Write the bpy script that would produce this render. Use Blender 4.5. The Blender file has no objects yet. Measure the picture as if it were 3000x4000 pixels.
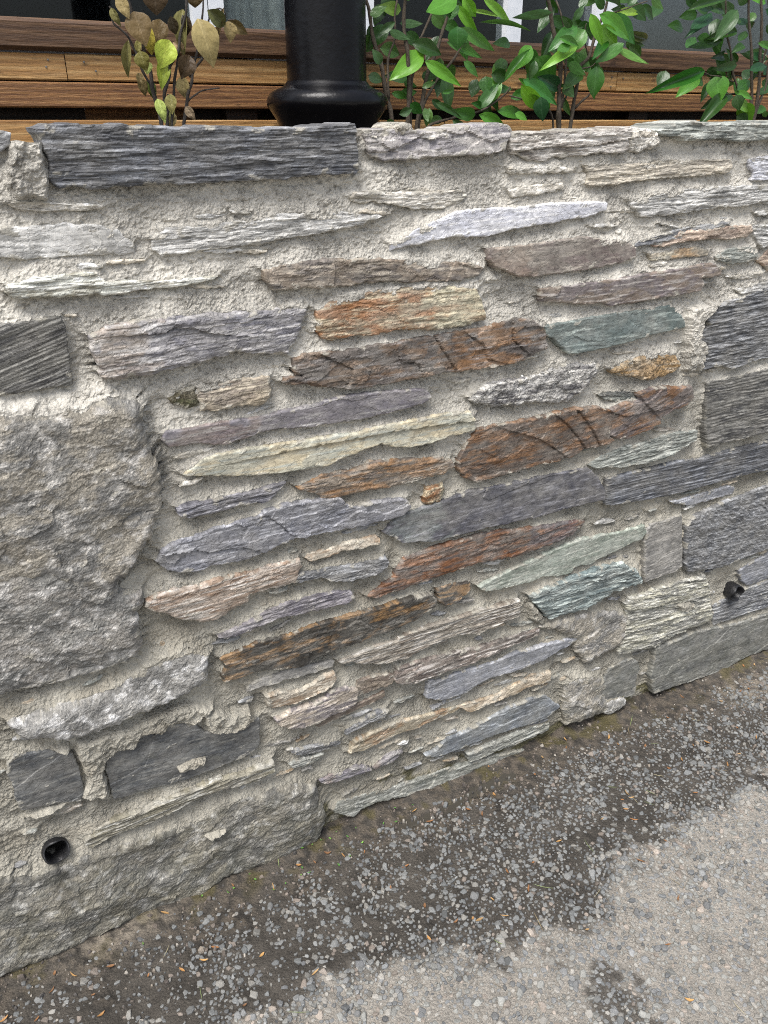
import bpy, math, random
import numpy as np

random.seed(7)
RNG = np.random.default_rng(11)
SC = bpy.context.scene
COL = SC.collection

# ---------------------------------------------------------------- camera, sky, sun, exposure
cd = bpy.data.cameras.new('camera')
cam = bpy.data.objects.new('camera', cd)
COL.objects.link(cam)
cam.location = (0, 0, 1.45)
cam.rotation_euler = (math.radians(90 - 26.12), 0, 0)
cd.sensor_fit = 'VERTICAL'
cd.sensor_height = 40.0
cd.lens = 31.2
cd.clip_start = 0.02
cd.clip_end = 500
SC.camera = cam

SUN_EL, SUN_AZ = math.radians(62), math.radians(205)   # azimuth the light comes from, clockwise from +Y
world = bpy.data.worlds.new('World')
SC.world = world
world.use_nodes = True
wn = world.node_tree
wn.nodes.clear()
sky = wn.nodes.new('ShaderNodeTexSky')
sky.sky_type = 'NISHITA'
sky.sun_disc = False
sky.sun_elevation = SUN_EL
sky.sun_rotation = SUN_AZ
sky.air_density = 1.0
sky.dust_density = 4.0
sky.ozone_density = 1.0
hsv = wn.nodes.new('ShaderNodeHueSaturation')
hsv.inputs['Saturation'].default_value = 0.6       # thin cloud cover: a paler sky
bg = wn.nodes.new('ShaderNodeBackground')
bg.inputs['Strength'].default_value = 0.13
wo = wn.nodes.new('ShaderNodeOutputWorld')
wn.links.new(sky.outputs[0], hsv.inputs['Color'])
wn.links.new(hsv.outputs[0], bg.inputs['Color'])
wn.links.new(bg.outputs[0], wo.inputs['Surface'])

sd = bpy.data.lights.new('sun', 'SUN')
sd.energy = 2.0
sd.angle = math.radians(30)
sd.color = (1.0, 0.985, 0.97)
sun = bpy.data.objects.new('sun', sd)
COL.objects.link(sun)
sun.rotation_euler = (math.radians(90) - SUN_EL, 0, math.pi - SUN_AZ)
sun.location = (0, -2, 6)

SC.view_settings.view_transform = 'Standard'
SC.view_settings.look = 'None'
SC.view_settings.gamma = 1
SC.view_settings.exposure = 0.78
SC.view_settings.use_curve_mapping = False
SC.cycles.use_denoising = False
SC.cycles.filter_width = 1.05

# ---------------------------------------------------------------- frame of the wall
AL = math.radians(28.1)
UX = np.array([math.cos(AL), math.sin(AL), 0.0])      # along the wall
BK = np.array([-math.sin(AL), math.cos(AL), 0.0])     # into the wall
P0 = np.array([0.0, 1.391, 0.0])
def W(u, d, z):                                       # wall coordinates to world
    return P0 + UX * u + BK * d + np.array([0, 0, z])

# ---------------------------------------------------------------- noise
_perm = RNG.permutation(256).astype(np.int32)
_perm = np.concatenate([_perm, _perm])
_ga = RNG.uniform(0, 2 * np.pi, 256)
_gx, _gy = np.cos(_ga), np.sin(_ga)
def noise(x, y):
    x = np.asarray(x, float); y = np.asarray(y, float)
    xi = np.floor(x).astype(np.int64); yi = np.floor(y).astype(np.int64)
    xf = x - xi; yf = y - yi
    xi &= 255; yi &= 255
    u = xf * xf * xf * (xf * (xf * 6 - 15) + 10)
    v = yf * yf * yf * (yf * (yf * 6 - 15) + 10)
    x1 = (xi + 1) & 255; y1 = (yi + 1) & 255
    def g(a, b, fx, fy):
        h = _perm[_perm[a] + b]
        return _gx[h] * fx + _gy[h] * fy
    n00 = g(xi, yi, xf, yf); n10 = g(x1, yi, xf - 1, yf)
    n01 = g(xi, y1, xf, yf - 1); n11 = g(x1, y1, xf - 1, yf - 1)
    a = n00 + u * (n10 - n00); b = n01 + u * (n11 - n01)
    return 1.5 * (a + v * (b - a))
def fbm(x, y, o=4, g=0.5):
    s = 0; a = 1.0
    for i in range(o):
        s = s + a * noise(x + 17.3 * i, y - 9.1 * i)
        x = x * 2.03; y = y * 2.03; a *= g
    return s
def sstep(a, b, x):
    t = np.clip((x - a) / (b - a), 0, 1)
    return t * t * (3 - 2 * t)
def terr(x, sharp=0.12):
    f = np.floor(x); r = x - f
    return f + sstep(0.5 - sharp, 0.5 + sharp, r)

def lin(h):
    c = [int(h[i:i + 2], 16) / 255 for i in (0, 2, 4)]
    return np.array([v / 12.92 if v <= 0.04045 else ((v + 0.055) / 1.055) ** 2.4 for v in c])

# ---------------------------------------------------------------- object helpers
def tag(o, label=None, cat=None, group=None, kind=None):
    for k, v in (('label', label), ('category', cat), ('group', group), ('kind', kind)):
        if v: o[k] = v
    return o
def empty(name, loc, rz=0.0):
    o = bpy.data.objects.new(name, None)
    o.empty_display_size = 0.1
    COL.objects.link(o)
    o.location = loc; o.rotation_euler = (0, 0, rz)
    return o
def link(name, me, mat, parent=None, loc=None):
    o = bpy.data.objects.new(name, me)
    COL.objects.link(o)
    if mat and not me.materials: me.materials.append(mat)
    if parent: o.parent = parent
    if loc is not None: o.location = loc
    return o
def np_mesh(name, co, faces, cols=None, uv=None, smooth=True):
    """faces: list of (k, n) int arrays with n corners each"""
    me = bpy.data.meshes.new(name)
    me.vertices.add(len(co))
    me.vertices.foreach_set('co', np.ascontiguousarray(co, np.float32).ravel())
    idx = np.concatenate([f.ravel() for f in faces]).astype(np.int32)
    tot = np.concatenate([np.full(len(f), f.shape[1], np.int32) for f in faces])
    me.loops.add(len(idx)); me.loops.foreach_set('vertex_index', idx)
    me.polygons.add(len(tot))
    st = np.zeros(len(tot), np.int32); st[1:] = np.cumsum(tot)[:-1]
    me.polygons.foreach_set('loop_start', st)
    me.polygons.foreach_set('use_smooth', np.full(len(tot), smooth, bool))
    me.update(calc_edges=True)
    if cols is not None:
        at = me.color_attributes.new('tint', 'FLOAT_COLOR', 'POINT')
        c4 = np.ones((len(co), 4), np.float32); c4[:, :3] = cols
        at.data.foreach_set('color', c4.ravel())
    if uv is not None:
        ul = me.uv_layers.new(name='bed')
        ul.data.foreach_set('uv', np.ascontiguousarray(uv[idx], np.float32).ravel())
    return me
class MB:
    """collects boxes, tubes and lathes into one mesh"""
    def __init__(s): s.v = []; s.f = []
    def box(s, x0, x1, y0, y1, z0, z1, b=0.0):
        n = len(s.v)
        if b <= 0:
            s.v += [(x, y, z) for x in (x0, x1) for y in (y0, y1) for z in (z0, z1)]
            s.f += [[n + i for i in q] for q in ((0, 1, 3, 2), (4, 6, 7, 5), (0, 4, 5, 1), (2, 3, 7, 6), (0, 2, 6, 4), (1, 5, 7, 3))]
        else:                       # long edges along x bevelled
            prof = [(y0 + b, z0), (y1 - b, z0), (y1, z0 + b), (y1, z1 - b), (y1 - b, z1), (y0 + b, z1), (y0, z1 - b), (y0, z0 + b)]
            for x in (x0, x1): s.v += [(x, y, z) for y, z in prof]
            for i in range(8):
                j = (i + 1) % 8
                s.f.append([n + i, n + 8 + i, n + 8 + j, n + j])
            s.f.append([n + i for i in range(8)]); s.f.append([n + 15 - i for i in range(8)])
    def tube(s, pts, rad, seg=7):
        n0 = len(s.v); P = [np.array(p, float) for p in pts]
        for i, p in enumerate(P):
            t = P[min(i + 1, len(P) - 1)] - P[max(i - 1, 0)]
            t /= np.linalg.norm(t) + 1e-9
            a = np.cross(t, (0.3, 1, 0.2)); a /= np.linalg.norm(a) + 1e-9
            b = np.cross(t, a); r = rad[i] if hasattr(rad, '__len__') else rad
            for k in range(seg):
                an = 2 * math.pi * k / seg
                s.v.append(tuple(p + r * (math.cos(an) * a + math.sin(an) * b)))
        for i in range(len(P) - 1):
            for k in range(seg):
                j = (k + 1) % seg
                s.f.append([n0 + i * seg + k, n0 + i * seg + j, n0 + (i + 1) * seg + j, n0 + (i + 1) * seg + k])
        s.f.append([n0 + k for k in range(seg)][::-1]); s.f.append([n0 + (len(P) - 1) * seg + k for k in range(seg)])
    def lathe(s, prof, seg=64, cx=0, cy=0):
        n0 = len(s.v)
        for r, z in prof:
            for k in range(seg):
                an = 2 * math.pi * k / seg
                s.v.append((cx + r * math.cos(an), cy + r * math.sin(an), z))
        for i in range(len(prof) - 1):
            for k in range(seg):
                j = (k + 1) % seg
                s.f.append([n0 + i * seg + k, n0 + i * seg + j, n0 + (i + 1) * seg + j, n0 + (i + 1) * seg + k])
    def build(s, name, mat, parent=None, loc=None, smooth=False):
        me = bpy.data.meshes.new(name)
        me.from_pydata(s.v, [], s.f); me.update()
        if smooth: me.polygons.foreach_set('use_smooth', np.ones(len(me.polygons), bool))
        return link(name, me, mat, parent, loc)

# ---------------------------------------------------------------- materials
class NT:
    def __init__(s, name):
        s.m = bpy.data.materials.new(name); s.m.use_nodes = True
        s.t = s.m.node_tree; s.n = s.t.nodes; s.l = s.t.links
        s.b = s.n['Principled BSDF']
    def add(s, typ, **kw):
        nd = s.n.new(typ)
        for k, v in kw.items(): setattr(nd, k, v)
        return nd
    def put(s, a, b): s.l.new(a, b)
    def coord(s, which='Object', scale=(1, 1, 1)):
        tc = s.add('ShaderNodeTexCoord'); mp = s.add('ShaderNodeMapping')
        mp.inputs['Scale'].default_value = scale
        s.put(tc.outputs[which], mp.inputs['Vector'])
        return mp.outputs[0]
    def tex(s, vec, scale, detail=4, rough=0.6, dist=0.0):
        t = s.add('ShaderNodeTexNoise')
        t.inputs['Scale'].default_value = scale; t.inputs['Detail'].default_value = detail
        t.inputs['Roughness'].default_value = rough; t.inputs['Distortion'].default_value = dist
        s.put(vec, t.inputs['Vector']); return t.outputs['Fac']
    def vor(s, vec, scale, feature='F1', out='Distance'):
        t = s.add('ShaderNodeTexVoronoi', feature=feature); t.inputs['Scale'].default_value = scale
        s.put(vec, t.inputs['Vector']); return t.outputs[out]
    def ramp(s, fac, stops):
        r = s.add('ShaderNodeValToRGB'); e = r.color_ramp.elements
        while len(e) < len(stops): e.new(0.5)
        for i, (p, c) in enumerate(stops):
            e[i].position = p
            e[i].color = tuple(c) + (1,) if hasattr(c, '__len__') else (c, c, c, 1)
        s.put(fac, r.inputs[0]); return r.outputs[0]
    def mix(s, fac, a, b, mode='MIX'):
        m = s.add('ShaderNodeMix', data_type='RGBA', blend_type=mode)
        for v, i in ((fac, 0), (a, 6), (b, 7)):
            if hasattr(v, 'node'): s.put(v, m.inputs[i])
            elif i == 0: m.inputs[0].default_value = v
            else: m.inputs[i].default_value = tuple(v) + (1,) if len(v) == 3 else v
        return m.outputs[2]
    def math(s, op, a, b=0.0):
        m = s.add('ShaderNodeMath', operation=op)
        for i, v in enumerate((a, b)):
            if hasattr(v, 'node'): s.put(v, m.inputs[i])
            else: m.inputs[i].default_value = v
        return m.outputs[0]
    def bump(s, h, dist, strength=1.0):
        b = s.add('ShaderNodeBump'); b.inputs['Distance'].default_value = dist; b.inputs['Strength'].default_value = strength
        s.put(h, b.inputs['Height']); s.put(b.outputs[0], s.b.inputs['Normal'])
    def attr(s, name='tint'):
        a = s.add('ShaderNodeAttribute', attribute_name=name); return a.outputs['Color']
    def base(s, c):
        if hasattr(c, 'node'): s.put(c, s.b.inputs['Base Color'])
        else: s.b.inputs['Base Color'].default_value = tuple(c) + (1,)
    def rough(s, r):
        if hasattr(r, 'node'): s.put(r, s.b.inputs['Roughness'])
        else: s.b.inputs['Roughness'].default_value = r

def stone_mat(name, sx, sy, fine, bumpd, rlo, rhi, spec=0.35, klo=0.68, khi=1.32):
    """tint attribute times grain; UV map 'bed' follows the bedding in metres"""
    t = NT(name)
    uv = t.coord('UV', (sx, sy, 1))
    g1 = t.tex(uv, 1.0, 6, 0.65)
    iso = t.coord('UV', (1, 1, 1))
    g2 = t.tex(iso, fine, 4, 0.7)
    g3 = t.tex(iso, 30, 4, 0.6)
    k1 = t.ramp(g1, [(0.3, klo), (0.5, 1.0), (0.72, khi)])
    k2 = t.ramp(g2, [(0.3, 0.82), (0.5, 1.0), (0.7, 1.2)])
    # fine parting lines along the bedding
    g4 = t.tex(t.coord('UV', (sx * 0.5, sy * 0.45, 1)), 1.0, 3, 0.55)
    ln = t.ramp(t.math('ABSOLUTE', t.math('SUBTRACT', g4, 0.5)), [(0.0, 0.0), (0.012, 0.25), (0.03, 1.0)])
    k1 = t.mix(1.0, k1, t.ramp(ln, [(0.0, 0.78), (1.0, 1.0)]), 'MULTIPLY')
    c = t.mix(1.0, t.mix(1.0, t.attr(), k1, 'MULTIPLY'), k2, 'MULTIPLY')
    t.base(c)
    t.rough(t.ramp(g3, [(0.35, rlo), (0.65, rhi)]))
    t.b.inputs['Specular IOR Level'].default_value = spec
    t.bump(t.math('ADD', t.math('ADD', t.math('MULTIPLY', g1, 0.8), t.math('MULTIPLY', g2, 0.6)), t.math('MULTIPLY', ln, 0.5)), bumpd)
    return t.m
MS = {
    'lam': stone_mat('slate_edge_grain', 38, 300, 420, 0.0019, 0.6, 0.85, 0.35, 0.7, 1.3),
    'cleft': stone_mat('slate_cleft_face', 95, 130, 300, 0.0011, 0.45, 0.75, 0.35, 0.76, 1.24),
    'smooth': stone_mat('slate_smooth_face', 70, 130, 300, 0.0008, 0.42, 0.7, 0.4, 0.78, 1.2),
    'rough': stone_mat('rough_stone', 120, 150, 500, 0.003, 0.75, 0.95, 0.25),
}
def granite_mat():
    t = NT('granite_rough')
    o = t.coord('UV', (1, 1, 1))
    g1 = t.tex(o, 260, 5, 0.7); g2 = t.vor(o, 420, 'F1', 'Color'); g3 = t.tex(o, 45, 5, 0.65)
    sep = t.add('ShaderNodeSeparateColor'); t.put(g2, sep.inputs[0])
    k1 = t.ramp(g1, [(0.3, 0.76), (0.5, 1.0), (0.7, 1.25)])
    k2 = t.ramp(sep.outputs[0], [(0.0, 0.78), (0.5, 1.0), (0.9, 1.06), (1.0, 1.35)])
    k3 = t.ramp(g3, [(0.3, 0.8), (0.7, 1.2)])
    c = t.mix(1.0, t.mix(1.0, t.mix(1.0, t.attr(), k1, 'MULTIPLY'), k2, 'MULTIPLY'), k3, 'MULTIPLY')
    t.base(c); t.rough(0.9); t.b.inputs['Specular IOR Level'].default_value = 0.25
    t.bump(t.math('ADD', g1, t.math('MULTIPLY', g3, 1.2)), 0.0045)
    return t.m
MS['granite'] = granite_mat()
def mortar_mat():
    t = NT('lime_mortar')
    o = t.coord('Object', (1, 1, 1))
    g1 = t.tex(o, 420, 5, 0.75); g2 = t.tex(o, 110, 5, 0.7); v = t.vor(o, 190)
    k1 = t.ramp(g1, [(0.3, 0.68), (0.5, 1.0), (0.68, 1.25)])
    k2 = t.ramp(g2, [(0.3, 0.85), (0.7, 1.14)])
    c = t.mix(1.0, t.mix(1.0, t.attr(), k1, 'MULTIPLY'), k2, 'MULTIPLY')
    t.base(c); t.rough(0.95); t.b.inputs['Specular IOR Level'].default_value = 0.2
    h = t.math('ADD', t.math('ADD', g1, t.math('MULTIPLY', g2, 1.6)), t.math('MULTIPLY', v, -1.3))
    bn = t.add('ShaderNodeBump'); bn.inputs['Distance'].default_value = 0.006; t.put(h, bn.inputs['Height'])
    t.put(t.ramp(t.tex(o, 9, 4, 0.6), [(0.35, 0.25), (0.62, 1.0)]), bn.inputs['Strength']); t.put(bn.outputs[0], t.b.inputs['Normal'])
    return t.m
M_MORTAR = mortar_mat()

# outlines of the stones on the wall face: style, palette, how far they stand out (mm), corner points (mm along the wall, mm up)
STONES = [
 ('lam','dark',22,'-515,1441 -495,1444 -466,1443 -443,1441 -411,1442 -383,1440 -351,1440 -308,1439 -297,1441 -229,1440 -216,1436 -184,1438 -143,1438 -98,1441 -62,1443 -61,1424 -57,1401 -56,1382 -60,1377 -115,1378 -169,1374 -220,1373 -263,1373 -316,1371 -370,1372 -402,1371 -434,1370 -450,1368 -466,1371 -480,1373 -501,1373 -507,1382 -502,1395 -503,1406 -507,1417 -509,1428'),
 ('smooth','grey',10,'-583,1438 -563,1436 -546,1435 -550,1422 -560,1415 -588,1413'),
 ('lam','pale',12,'-562,1351 -542,1355 -497,1347 -445,1344 -466,1342 -525,1343 -551,1346'),
 ('sawn','palegrey',12,'-607,1320 -579,1321 -541,1321 -501,1322 -457,1318 -429,1309 -412,1293 -411,1282 -425,1280 -475,1284 -496,1283 -528,1282 -563,1284 -585,1288 -613,1289'),
 ('lam','palegrey',12,'-381,1294 -364,1308 -321,1310 -262,1313 -223,1316 -173,1321 -89,1319 -54,1312 -12,1311 -45,1301 -122,1292 -187,1288 -225,1282 -289,1280 -347,1275 -370,1275 -380,1283'),
 ('cleft','palepurp',14,'-39,1435 5,1435 44,1435 81,1433 131,1437 185,1443 227,1443 236,1434 229,1424 225,1408 194,1401 132,1400 73,1398 33,1395 -4,1394 -15,1400 -28,1404 -34,1418'),
 ('rough','pale',14,'14,1438 24,1442 41,1442 45,1437 44,1433 13,1433'),
 ('lam','pale',12,'-64,1341 -56,1347 -23,1348 17,1343 40,1349 72,1348 105,1343 151,1342 153,1336 134,1323 94,1318 46,1322 17,1330 -23,1334 -56,1335'),
 ('smooth','whiteblue',17,'7,1262 34,1275 60,1287 105,1300 136,1311 183,1312 252,1310 319,1314 391,1314 465,1311 463,1301 423,1291 323,1284 254,1278 202,1269 153,1271 106,1271 61,1265 34,1262 7,1259'),
 ('lam','palebrown',16,'242,1429 290,1431 341,1431 410,1433 483,1435 504,1439 501,1425 501,1404 489,1398 437,1400 387,1395 338,1394 305,1389 278,1390 254,1398 244,1401 237,1415 237,1426'),
 ('rough','pale',18,'508,1432 534,1437 562,1433 577,1416 574,1408 545,1401 514,1399 501,1412'),
 ('lam','greengrey',24,'567,1432 592,1442 647,1447 671,1447 689,1441 714,1442 778,1443 871,1446 960,1447 969,1421 880,1417 786,1414 733,1420 679,1417 637,1418 616,1424 579,1427'),
 ('lam','beige',14,'412,1376 456,1376 551,1378 651,1379 780,1379 786,1372 781,1359 699,1354 616,1353 537,1349 480,1344 432,1343 416,1348 421,1364'),
 ('lam','whiteblue',14,'838,1379 897,1383 988,1384 1003,1340 911,1338 856,1341 859,1356 842,1366'),
 ('cleft','pale',13,'247,1377 307,1379 342,1375 381,1369 332,1369 298,1369 265,1369 241,1370 239,1375'),
 ('smooth','pale',13,'244,1340 283,1346 359,1347 362,1341 319,1336 278,1333 251,1332'),
 ('lam','palegrey',16,'527,1309 563,1311 590,1318 641,1326 748,1328 815,1328 913,1326 1006,1327 1015,1302 921,1300 848,1292 757,1291 692,1288 630,1284 564,1283 545,1298'),
 ('lam','grey',16,'550,1230 577,1239 621,1245 679,1254 766,1257 811,1259 724,1245 665,1237 599,1232 558,1228'),
 ('cleft','tanpink',18,'603,1226 640,1232 671,1247 745,1248 813,1249 874,1248 880,1237 865,1228 795,1229 726,1232 674,1230 624,1224'),
 ('cleft','ochregrey',14,'596,1208 655,1210 659,1213 733,1213 766,1206 760,1197 692,1200 657,1198 606,1199'),
 ('lam','palegrey',14,'884,1247 938,1249 1034,1251 1050,1204 953,1203 918,1206'),
 ('lam','greengrey',15,'788,1192 817,1203 904,1202 918,1187 911,1177 834,1176 794,1186'),
 ('cleft','tanpink',15,'929,1176 954,1197 1052,1197 1068,1151 968,1152'),
 ('cleft','pale',12,'839,1146 893,1144 942,1147 949,1141 895,1138'),
 ('smooth','purpbrown',20,'199,1244 222,1246 256,1245 354,1249 416,1252 475,1243 530,1238 553,1223 556,1206 521,1201 443,1195 368,1194 303,1193 271,1196 260,1201 232,1211 215,1215 204,1228'),
 ('cleft','browngrey',20,'-219,1239 -191,1244 -152,1247 -120,1248 -117,1250 -57,1246 1,1241 45,1236 91,1229 139,1228 171,1221 192,1214 179,1204 140,1198 92,1201 40,1204 1,1209 -43,1211 -83,1208 -119,1210 -167,1211 -204,1213 -211,1220 -219,1232'),
 ('fib','rust',22,'-129,1168 -106,1184 -84,1187 -44,1192 0,1192 76,1188 124,1188 180,1177 184,1165 192,1145 197,1125 160,1121 110,1118 65,1121 16,1125 -30,1124 -74,1124 -108,1123 -125,1126 -130,1138 -131,1151'),
 ('fib','greypurp',26,'-490,1170 -466,1181 -417,1183 -371,1184 -312,1183 -235,1181 -183,1180 -152,1175 -163,1152 -176,1126 -187,1112 -225,1115 -256,1119 -265,1122 -294,1118 -331,1115 -356,1113 -385,1110 -414,1107 -451,1106 -475,1106 -485,1116 -479,1125 -486,1137 -490,1154'),
 ('rib','darkolive',18,'-633,1192 -603,1197 -563,1200 -525,1201 -522,1188 -523,1159 -525,1128 -526,1104 -560,1104 -591,1104 -622,1103 -651,1104'),
 ('lam','palegreen',20,'-583,1250 -553,1255 -513,1258 -472,1256 -457,1242 -420,1241 -387,1235 -341,1237 -294,1238 -318,1233 -354,1230 -410,1231 -444,1227 -475,1231 -517,1231 -557,1233 -579,1234 -588,1243'),
 ('cleft','brownorange',24,'-178,1096 -160,1101 -124,1100 -98,1099 -45,1100 15,1101 65,1102 94,1104 160,1108 194,1108 245,1113 263,1118 302,1111 330,1096 346,1082 349,1052 327,1048 302,1039 273,1031 216,1034 150,1034 113,1037 64,1034 16,1034 -31,1033 -76,1034 -106,1040 -148,1050 -198,1061 -195,1067 -162,1067 -178,1078'),
 ('smooth','teal',20,'344,1093 399,1096 498,1098 601,1100 675,1102 697,1085 718,1068 727,1051 686,1049 633,1046 570,1039 508,1035 447,1033 407,1034 389,1050 364,1071 350,1076'),
 ('smooth','brownwhite',22,'323,1166 345,1166 401,1165 486,1167 587,1171 693,1175 737,1178 778,1178 800,1163 803,1155 766,1153 746,1152 758,1138 749,1127 683,1124 618,1122 567,1119 501,1120 472,1129 444,1127 393,1135 329,1144 324,1155'),
 ('rough','ochre',18,'534,980 558,990 600,997 657,999 714,990 733,967 721,956 676,950 636,947 585,961 553,972'),
 ('rough','greywhite',20,'180,973 199,989 230,997 277,999 334,998 371,1008 430,1010 484,1000 494,979 470,959 439,940 412,931 359,939 320,947 282,942 245,949 208,960 186,966'),
 ('cleft','rustbrown',24,'158,854 178,890 199,908 246,910 284,908 334,911 389,912 441,912 496,907 533,893 566,877 545,870 537,853 537,839 557,823 519,816 475,818 447,809 406,803 352,805 293,801 251,799 202,799 175,811 159,834'),
 ('cleft','purprust',30,'534,841 539,865 563,878 534,897 576,904 621,904 608,923 639,926 675,926 724,917 762,915 773,891 757,876 711,865 685,858 688,843 662,833 626,824 600,821 572,826'),
 ('lam','greendark',15,'514,928 548,928 611,921 620,908 583,906 556,909 524,920'),
 ('lam','greengrey',20,'501,773 529,786 569,789 613,796 674,796 730,801 779,800 825,795 821,773 777,765 755,754 707,748 659,749 608,750 551,760 519,765'),
 ('lam','darkgrey',20,'810,1077 844,1094 902,1095 978,1111 1077,1114 1133,952 1029,947 965,949 936,940 896,938 862,950 801,949 790,963 812,974 804,1007 782,1016 785,1033 799,1045 792,1062'),
 ('lam','palegrey',15,'870,1115 928,1120 977,1124 1076,1128 1080,1115 981,1112 903,1103'),
 ('rib2','darkolive',22,'835,907 851,910 953,912 1037,916 1143,919 1199,756 1088,752 999,751 918,752 866,749 850,803 841,861'),
 ('rib','dark',20,'561,727 602,728 697,727 771,728 849,720 954,723 1099,723 1211,724 1240,641 1124,640 1003,644 867,643 764,643 663,651 591,657 569,662 563,689'),
 ('cleft','greyblue',15,'781,619 850,615 903,618 985,617 1005,609 1002,596 936,596 849,598 815,608'),
 ('chisel','darkgrey',22,'850,542 875,562 937,574 1003,581 1139,591 1254,594 1326,386 1201,390 1104,387 1004,380 926,394 882,401 868,426 857,487'),
 ('smooth','purpgrey',20,'-402,1001 -397,1007 -365,1005 -326,1007 -287,1007 -247,1005 -192,1009 -135,1013 -88,1019 -45,1018 17,1013 72,1008 85,998 89,990 69,983 33,980 1,977 -33,974 -77,974 -122,975 -165,976 -210,983 -249,980 -293,972 -306,971 -345,979 -370,981 -395,983 -403,994'),
 ('smooth','yellowgreen',22,'-379,929 -362,937 -346,947 -319,952 -287,954 -252,953 -196,951 -138,949 -78,947 -15,951 49,952 117,953 176,947 186,929 189,913 153,910 118,908 84,903 44,903 11,909 -15,921 -34,918 -78,910 -125,900 -169,900 -213,902 -255,907 -296,913'),
 ('fib','rustochre',22,'-183,864 -156,871 -132,878 -79,875 -48,881 -35,887 17,878 68,871 113,866 141,854 146,842 121,833 86,832 51,830 1,828 -48,832 -93,829 -127,833 -148,848 -174,859'),
 ('rough','rust',16,'88,804 124,807 132,788 118,768 89,771 82,786'),
 ('lam','purpdark',20,'-396,869 -382,874 -342,871 -301,874 -257,873 -202,879 -220,868 -227,858 -242,852 -287,856 -303,854 -344,853 -371,853 -391,858'),
 ('cleft','bluepurp',24,'-441,785 -430,800 -419,809 -373,815 -335,821 -262,824 -241,835 -203,837 -158,833 -103,828 -88,809 -68,802 -16,803 38,794 45,779 31,766 1,763 -50,763 -82,764 -130,766 -189,768 -213,766 -240,759 -267,751 -305,749 -352,752 -380,749 -406,755 -429,767'),
 ('smooth','greydark',22,'-6,732 8,747 25,757 88,766 123,768 197,776 296,772 377,771 462,767 496,767 527,739 550,704 551,684 495,685 429,685 387,683 304,686 221,689 145,688 108,688 54,699 32,703 11,719'),
 ('fib','rustred',24,'-45,598 -17,612 18,627 25,646 39,664 90,669 145,669 202,673 261,671 305,662 389,653 477,643 505,635 481,619 438,606 395,601 311,596 245,606 186,603 129,600 73,597 37,592 4,594 -24,592'),
 ('smooth','green',20,'226,542 258,551 291,558 315,565 378,573 442,584 500,590 560,585 628,576 702,575 710,558 699,540 659,537 612,528 570,523 543,513 509,520 491,517 484,506 447,508 401,521 371,515 319,520 277,522 244,528'),
 ('fibr','bluegreen',28,'367,477 406,483 473,493 518,497 570,499 639,494 657,476 690,458 715,420 677,417 627,419 585,405 533,394 476,394 434,398 414,417 388,451'),
 ('smooth','greytan',18,'716,561 729,572 770,569 829,574 840,513 857,423 835,413 786,415 732,413 722,478 714,531'),
 ('fibr','layered',26,'672,364 690,377 763,378 872,375 953,369 981,315 1000,260 1018,215 981,206 910,208 829,190 744,199 678,212 679,264 691,317 679,353'),
 ('granite','granitebrown',22,'406,379 467,377 563,369 641,350 691,325 694,282 680,239 635,230 595,219 571,214 551,249 527,276 534,297 507,319 470,350'),
 ('smooth','greyblue',14,'1102,337 1137,351 1216,360 1339,363 1370,273 1241,278 1153,277 1121,302'),
 ('lam','grey',16,'1023,250 1071,254 1142,266 1243,267 1372,263 1405,168 1272,175 1166,181 1041,181'),
 ('smooth','slategrey',22,'816,137 810,180 832,183 918,184 976,186 1105,160 1277,149 1410,141 1456,8 1319,13 1210,16 1115,5 1018,12 925,19 835,28 811,93'),
 ('smooth','slategrey',16,'661,165 700,171 731,175 757,156 768,127 763,92 766,44 721,45 664,60 647,84 648,130'),
 ('granite','granitebrown',24,'516,166 525,178 566,170 625,156 645,129 643,89 660,64 661,25 611,34 559,34 528,37 516,87 515,132'),
 ('granite','granitepale',26,'657,27 661,51 688,54 727,49 736,27 711,16 679,8'),
 ('smooth','greyblue',20,'104,319 107,332 124,324 206,324 292,320 336,327 390,322 451,319 529,307 506,296 478,292 432,280 386,276 340,276 273,283 239,277 209,266 150,266 125,276 101,289'),
 ('smooth','slateblue',20,'101,119 130,123 155,141 216,144 282,155 350,166 396,167 445,163 478,125 500,107 467,90 429,86 356,95 286,100 218,100 161,100 131,104'),
 ('lam','greygreen',20,'220,70 288,70 358,75 416,68 473,60 471,41 419,39 361,41 290,44 230,45'),
 ('cleft','greygreen',14,'-134,56 -118,70 -56,63 25,49 109,44 175,38 242,33 365,9 403,1 397,-15 291,-9 222,-3 154,6 89,4 25,20 -32,30 -64,29 -84,17 -111,33 -126,46'),
 ('granite','granitebrown',38,'-666,1081 -627,1080 -597,1075 -576,1066 -529,1068 -511,1070 -479,1077 -441,1067 -432,1057 -436,1018 -431,999 -424,959 -420,923 -423,890 -427,875 -434,876 -445,842 -458,825 -477,801 -509,769 -522,749 -543,743 -569,760 -575,785 -613,809 -646,813 -678,817 -719,826'),
 ('granite','granite',30,'-716,841 -674,835 -610,823 -566,806 -521,788 -509,767 -513,753 -477,737 -473,720 -488,700 -488,668 -490,633 -502,615 -542,609 -599,603 -636,604 -683,609 -718,612 -761,623'),
 ('granite','granitepale',32,'-717,555 -680,560 -636,559 -591,555 -541,560 -513,569 -471,581 -448,593 -420,595 -379,573 -379,545 -385,519 -406,509 -439,504 -468,497 -510,496 -543,491 -578,488 -605,485 -631,487 -666,504 -705,520 -711,539'),
 ('smooth','slatedark',14,'-737,437 -734,464 -720,475 -672,465 -634,441 -629,410 -628,365 -633,333 -679,345 -732,354 -735,379 -733,415'),
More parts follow.
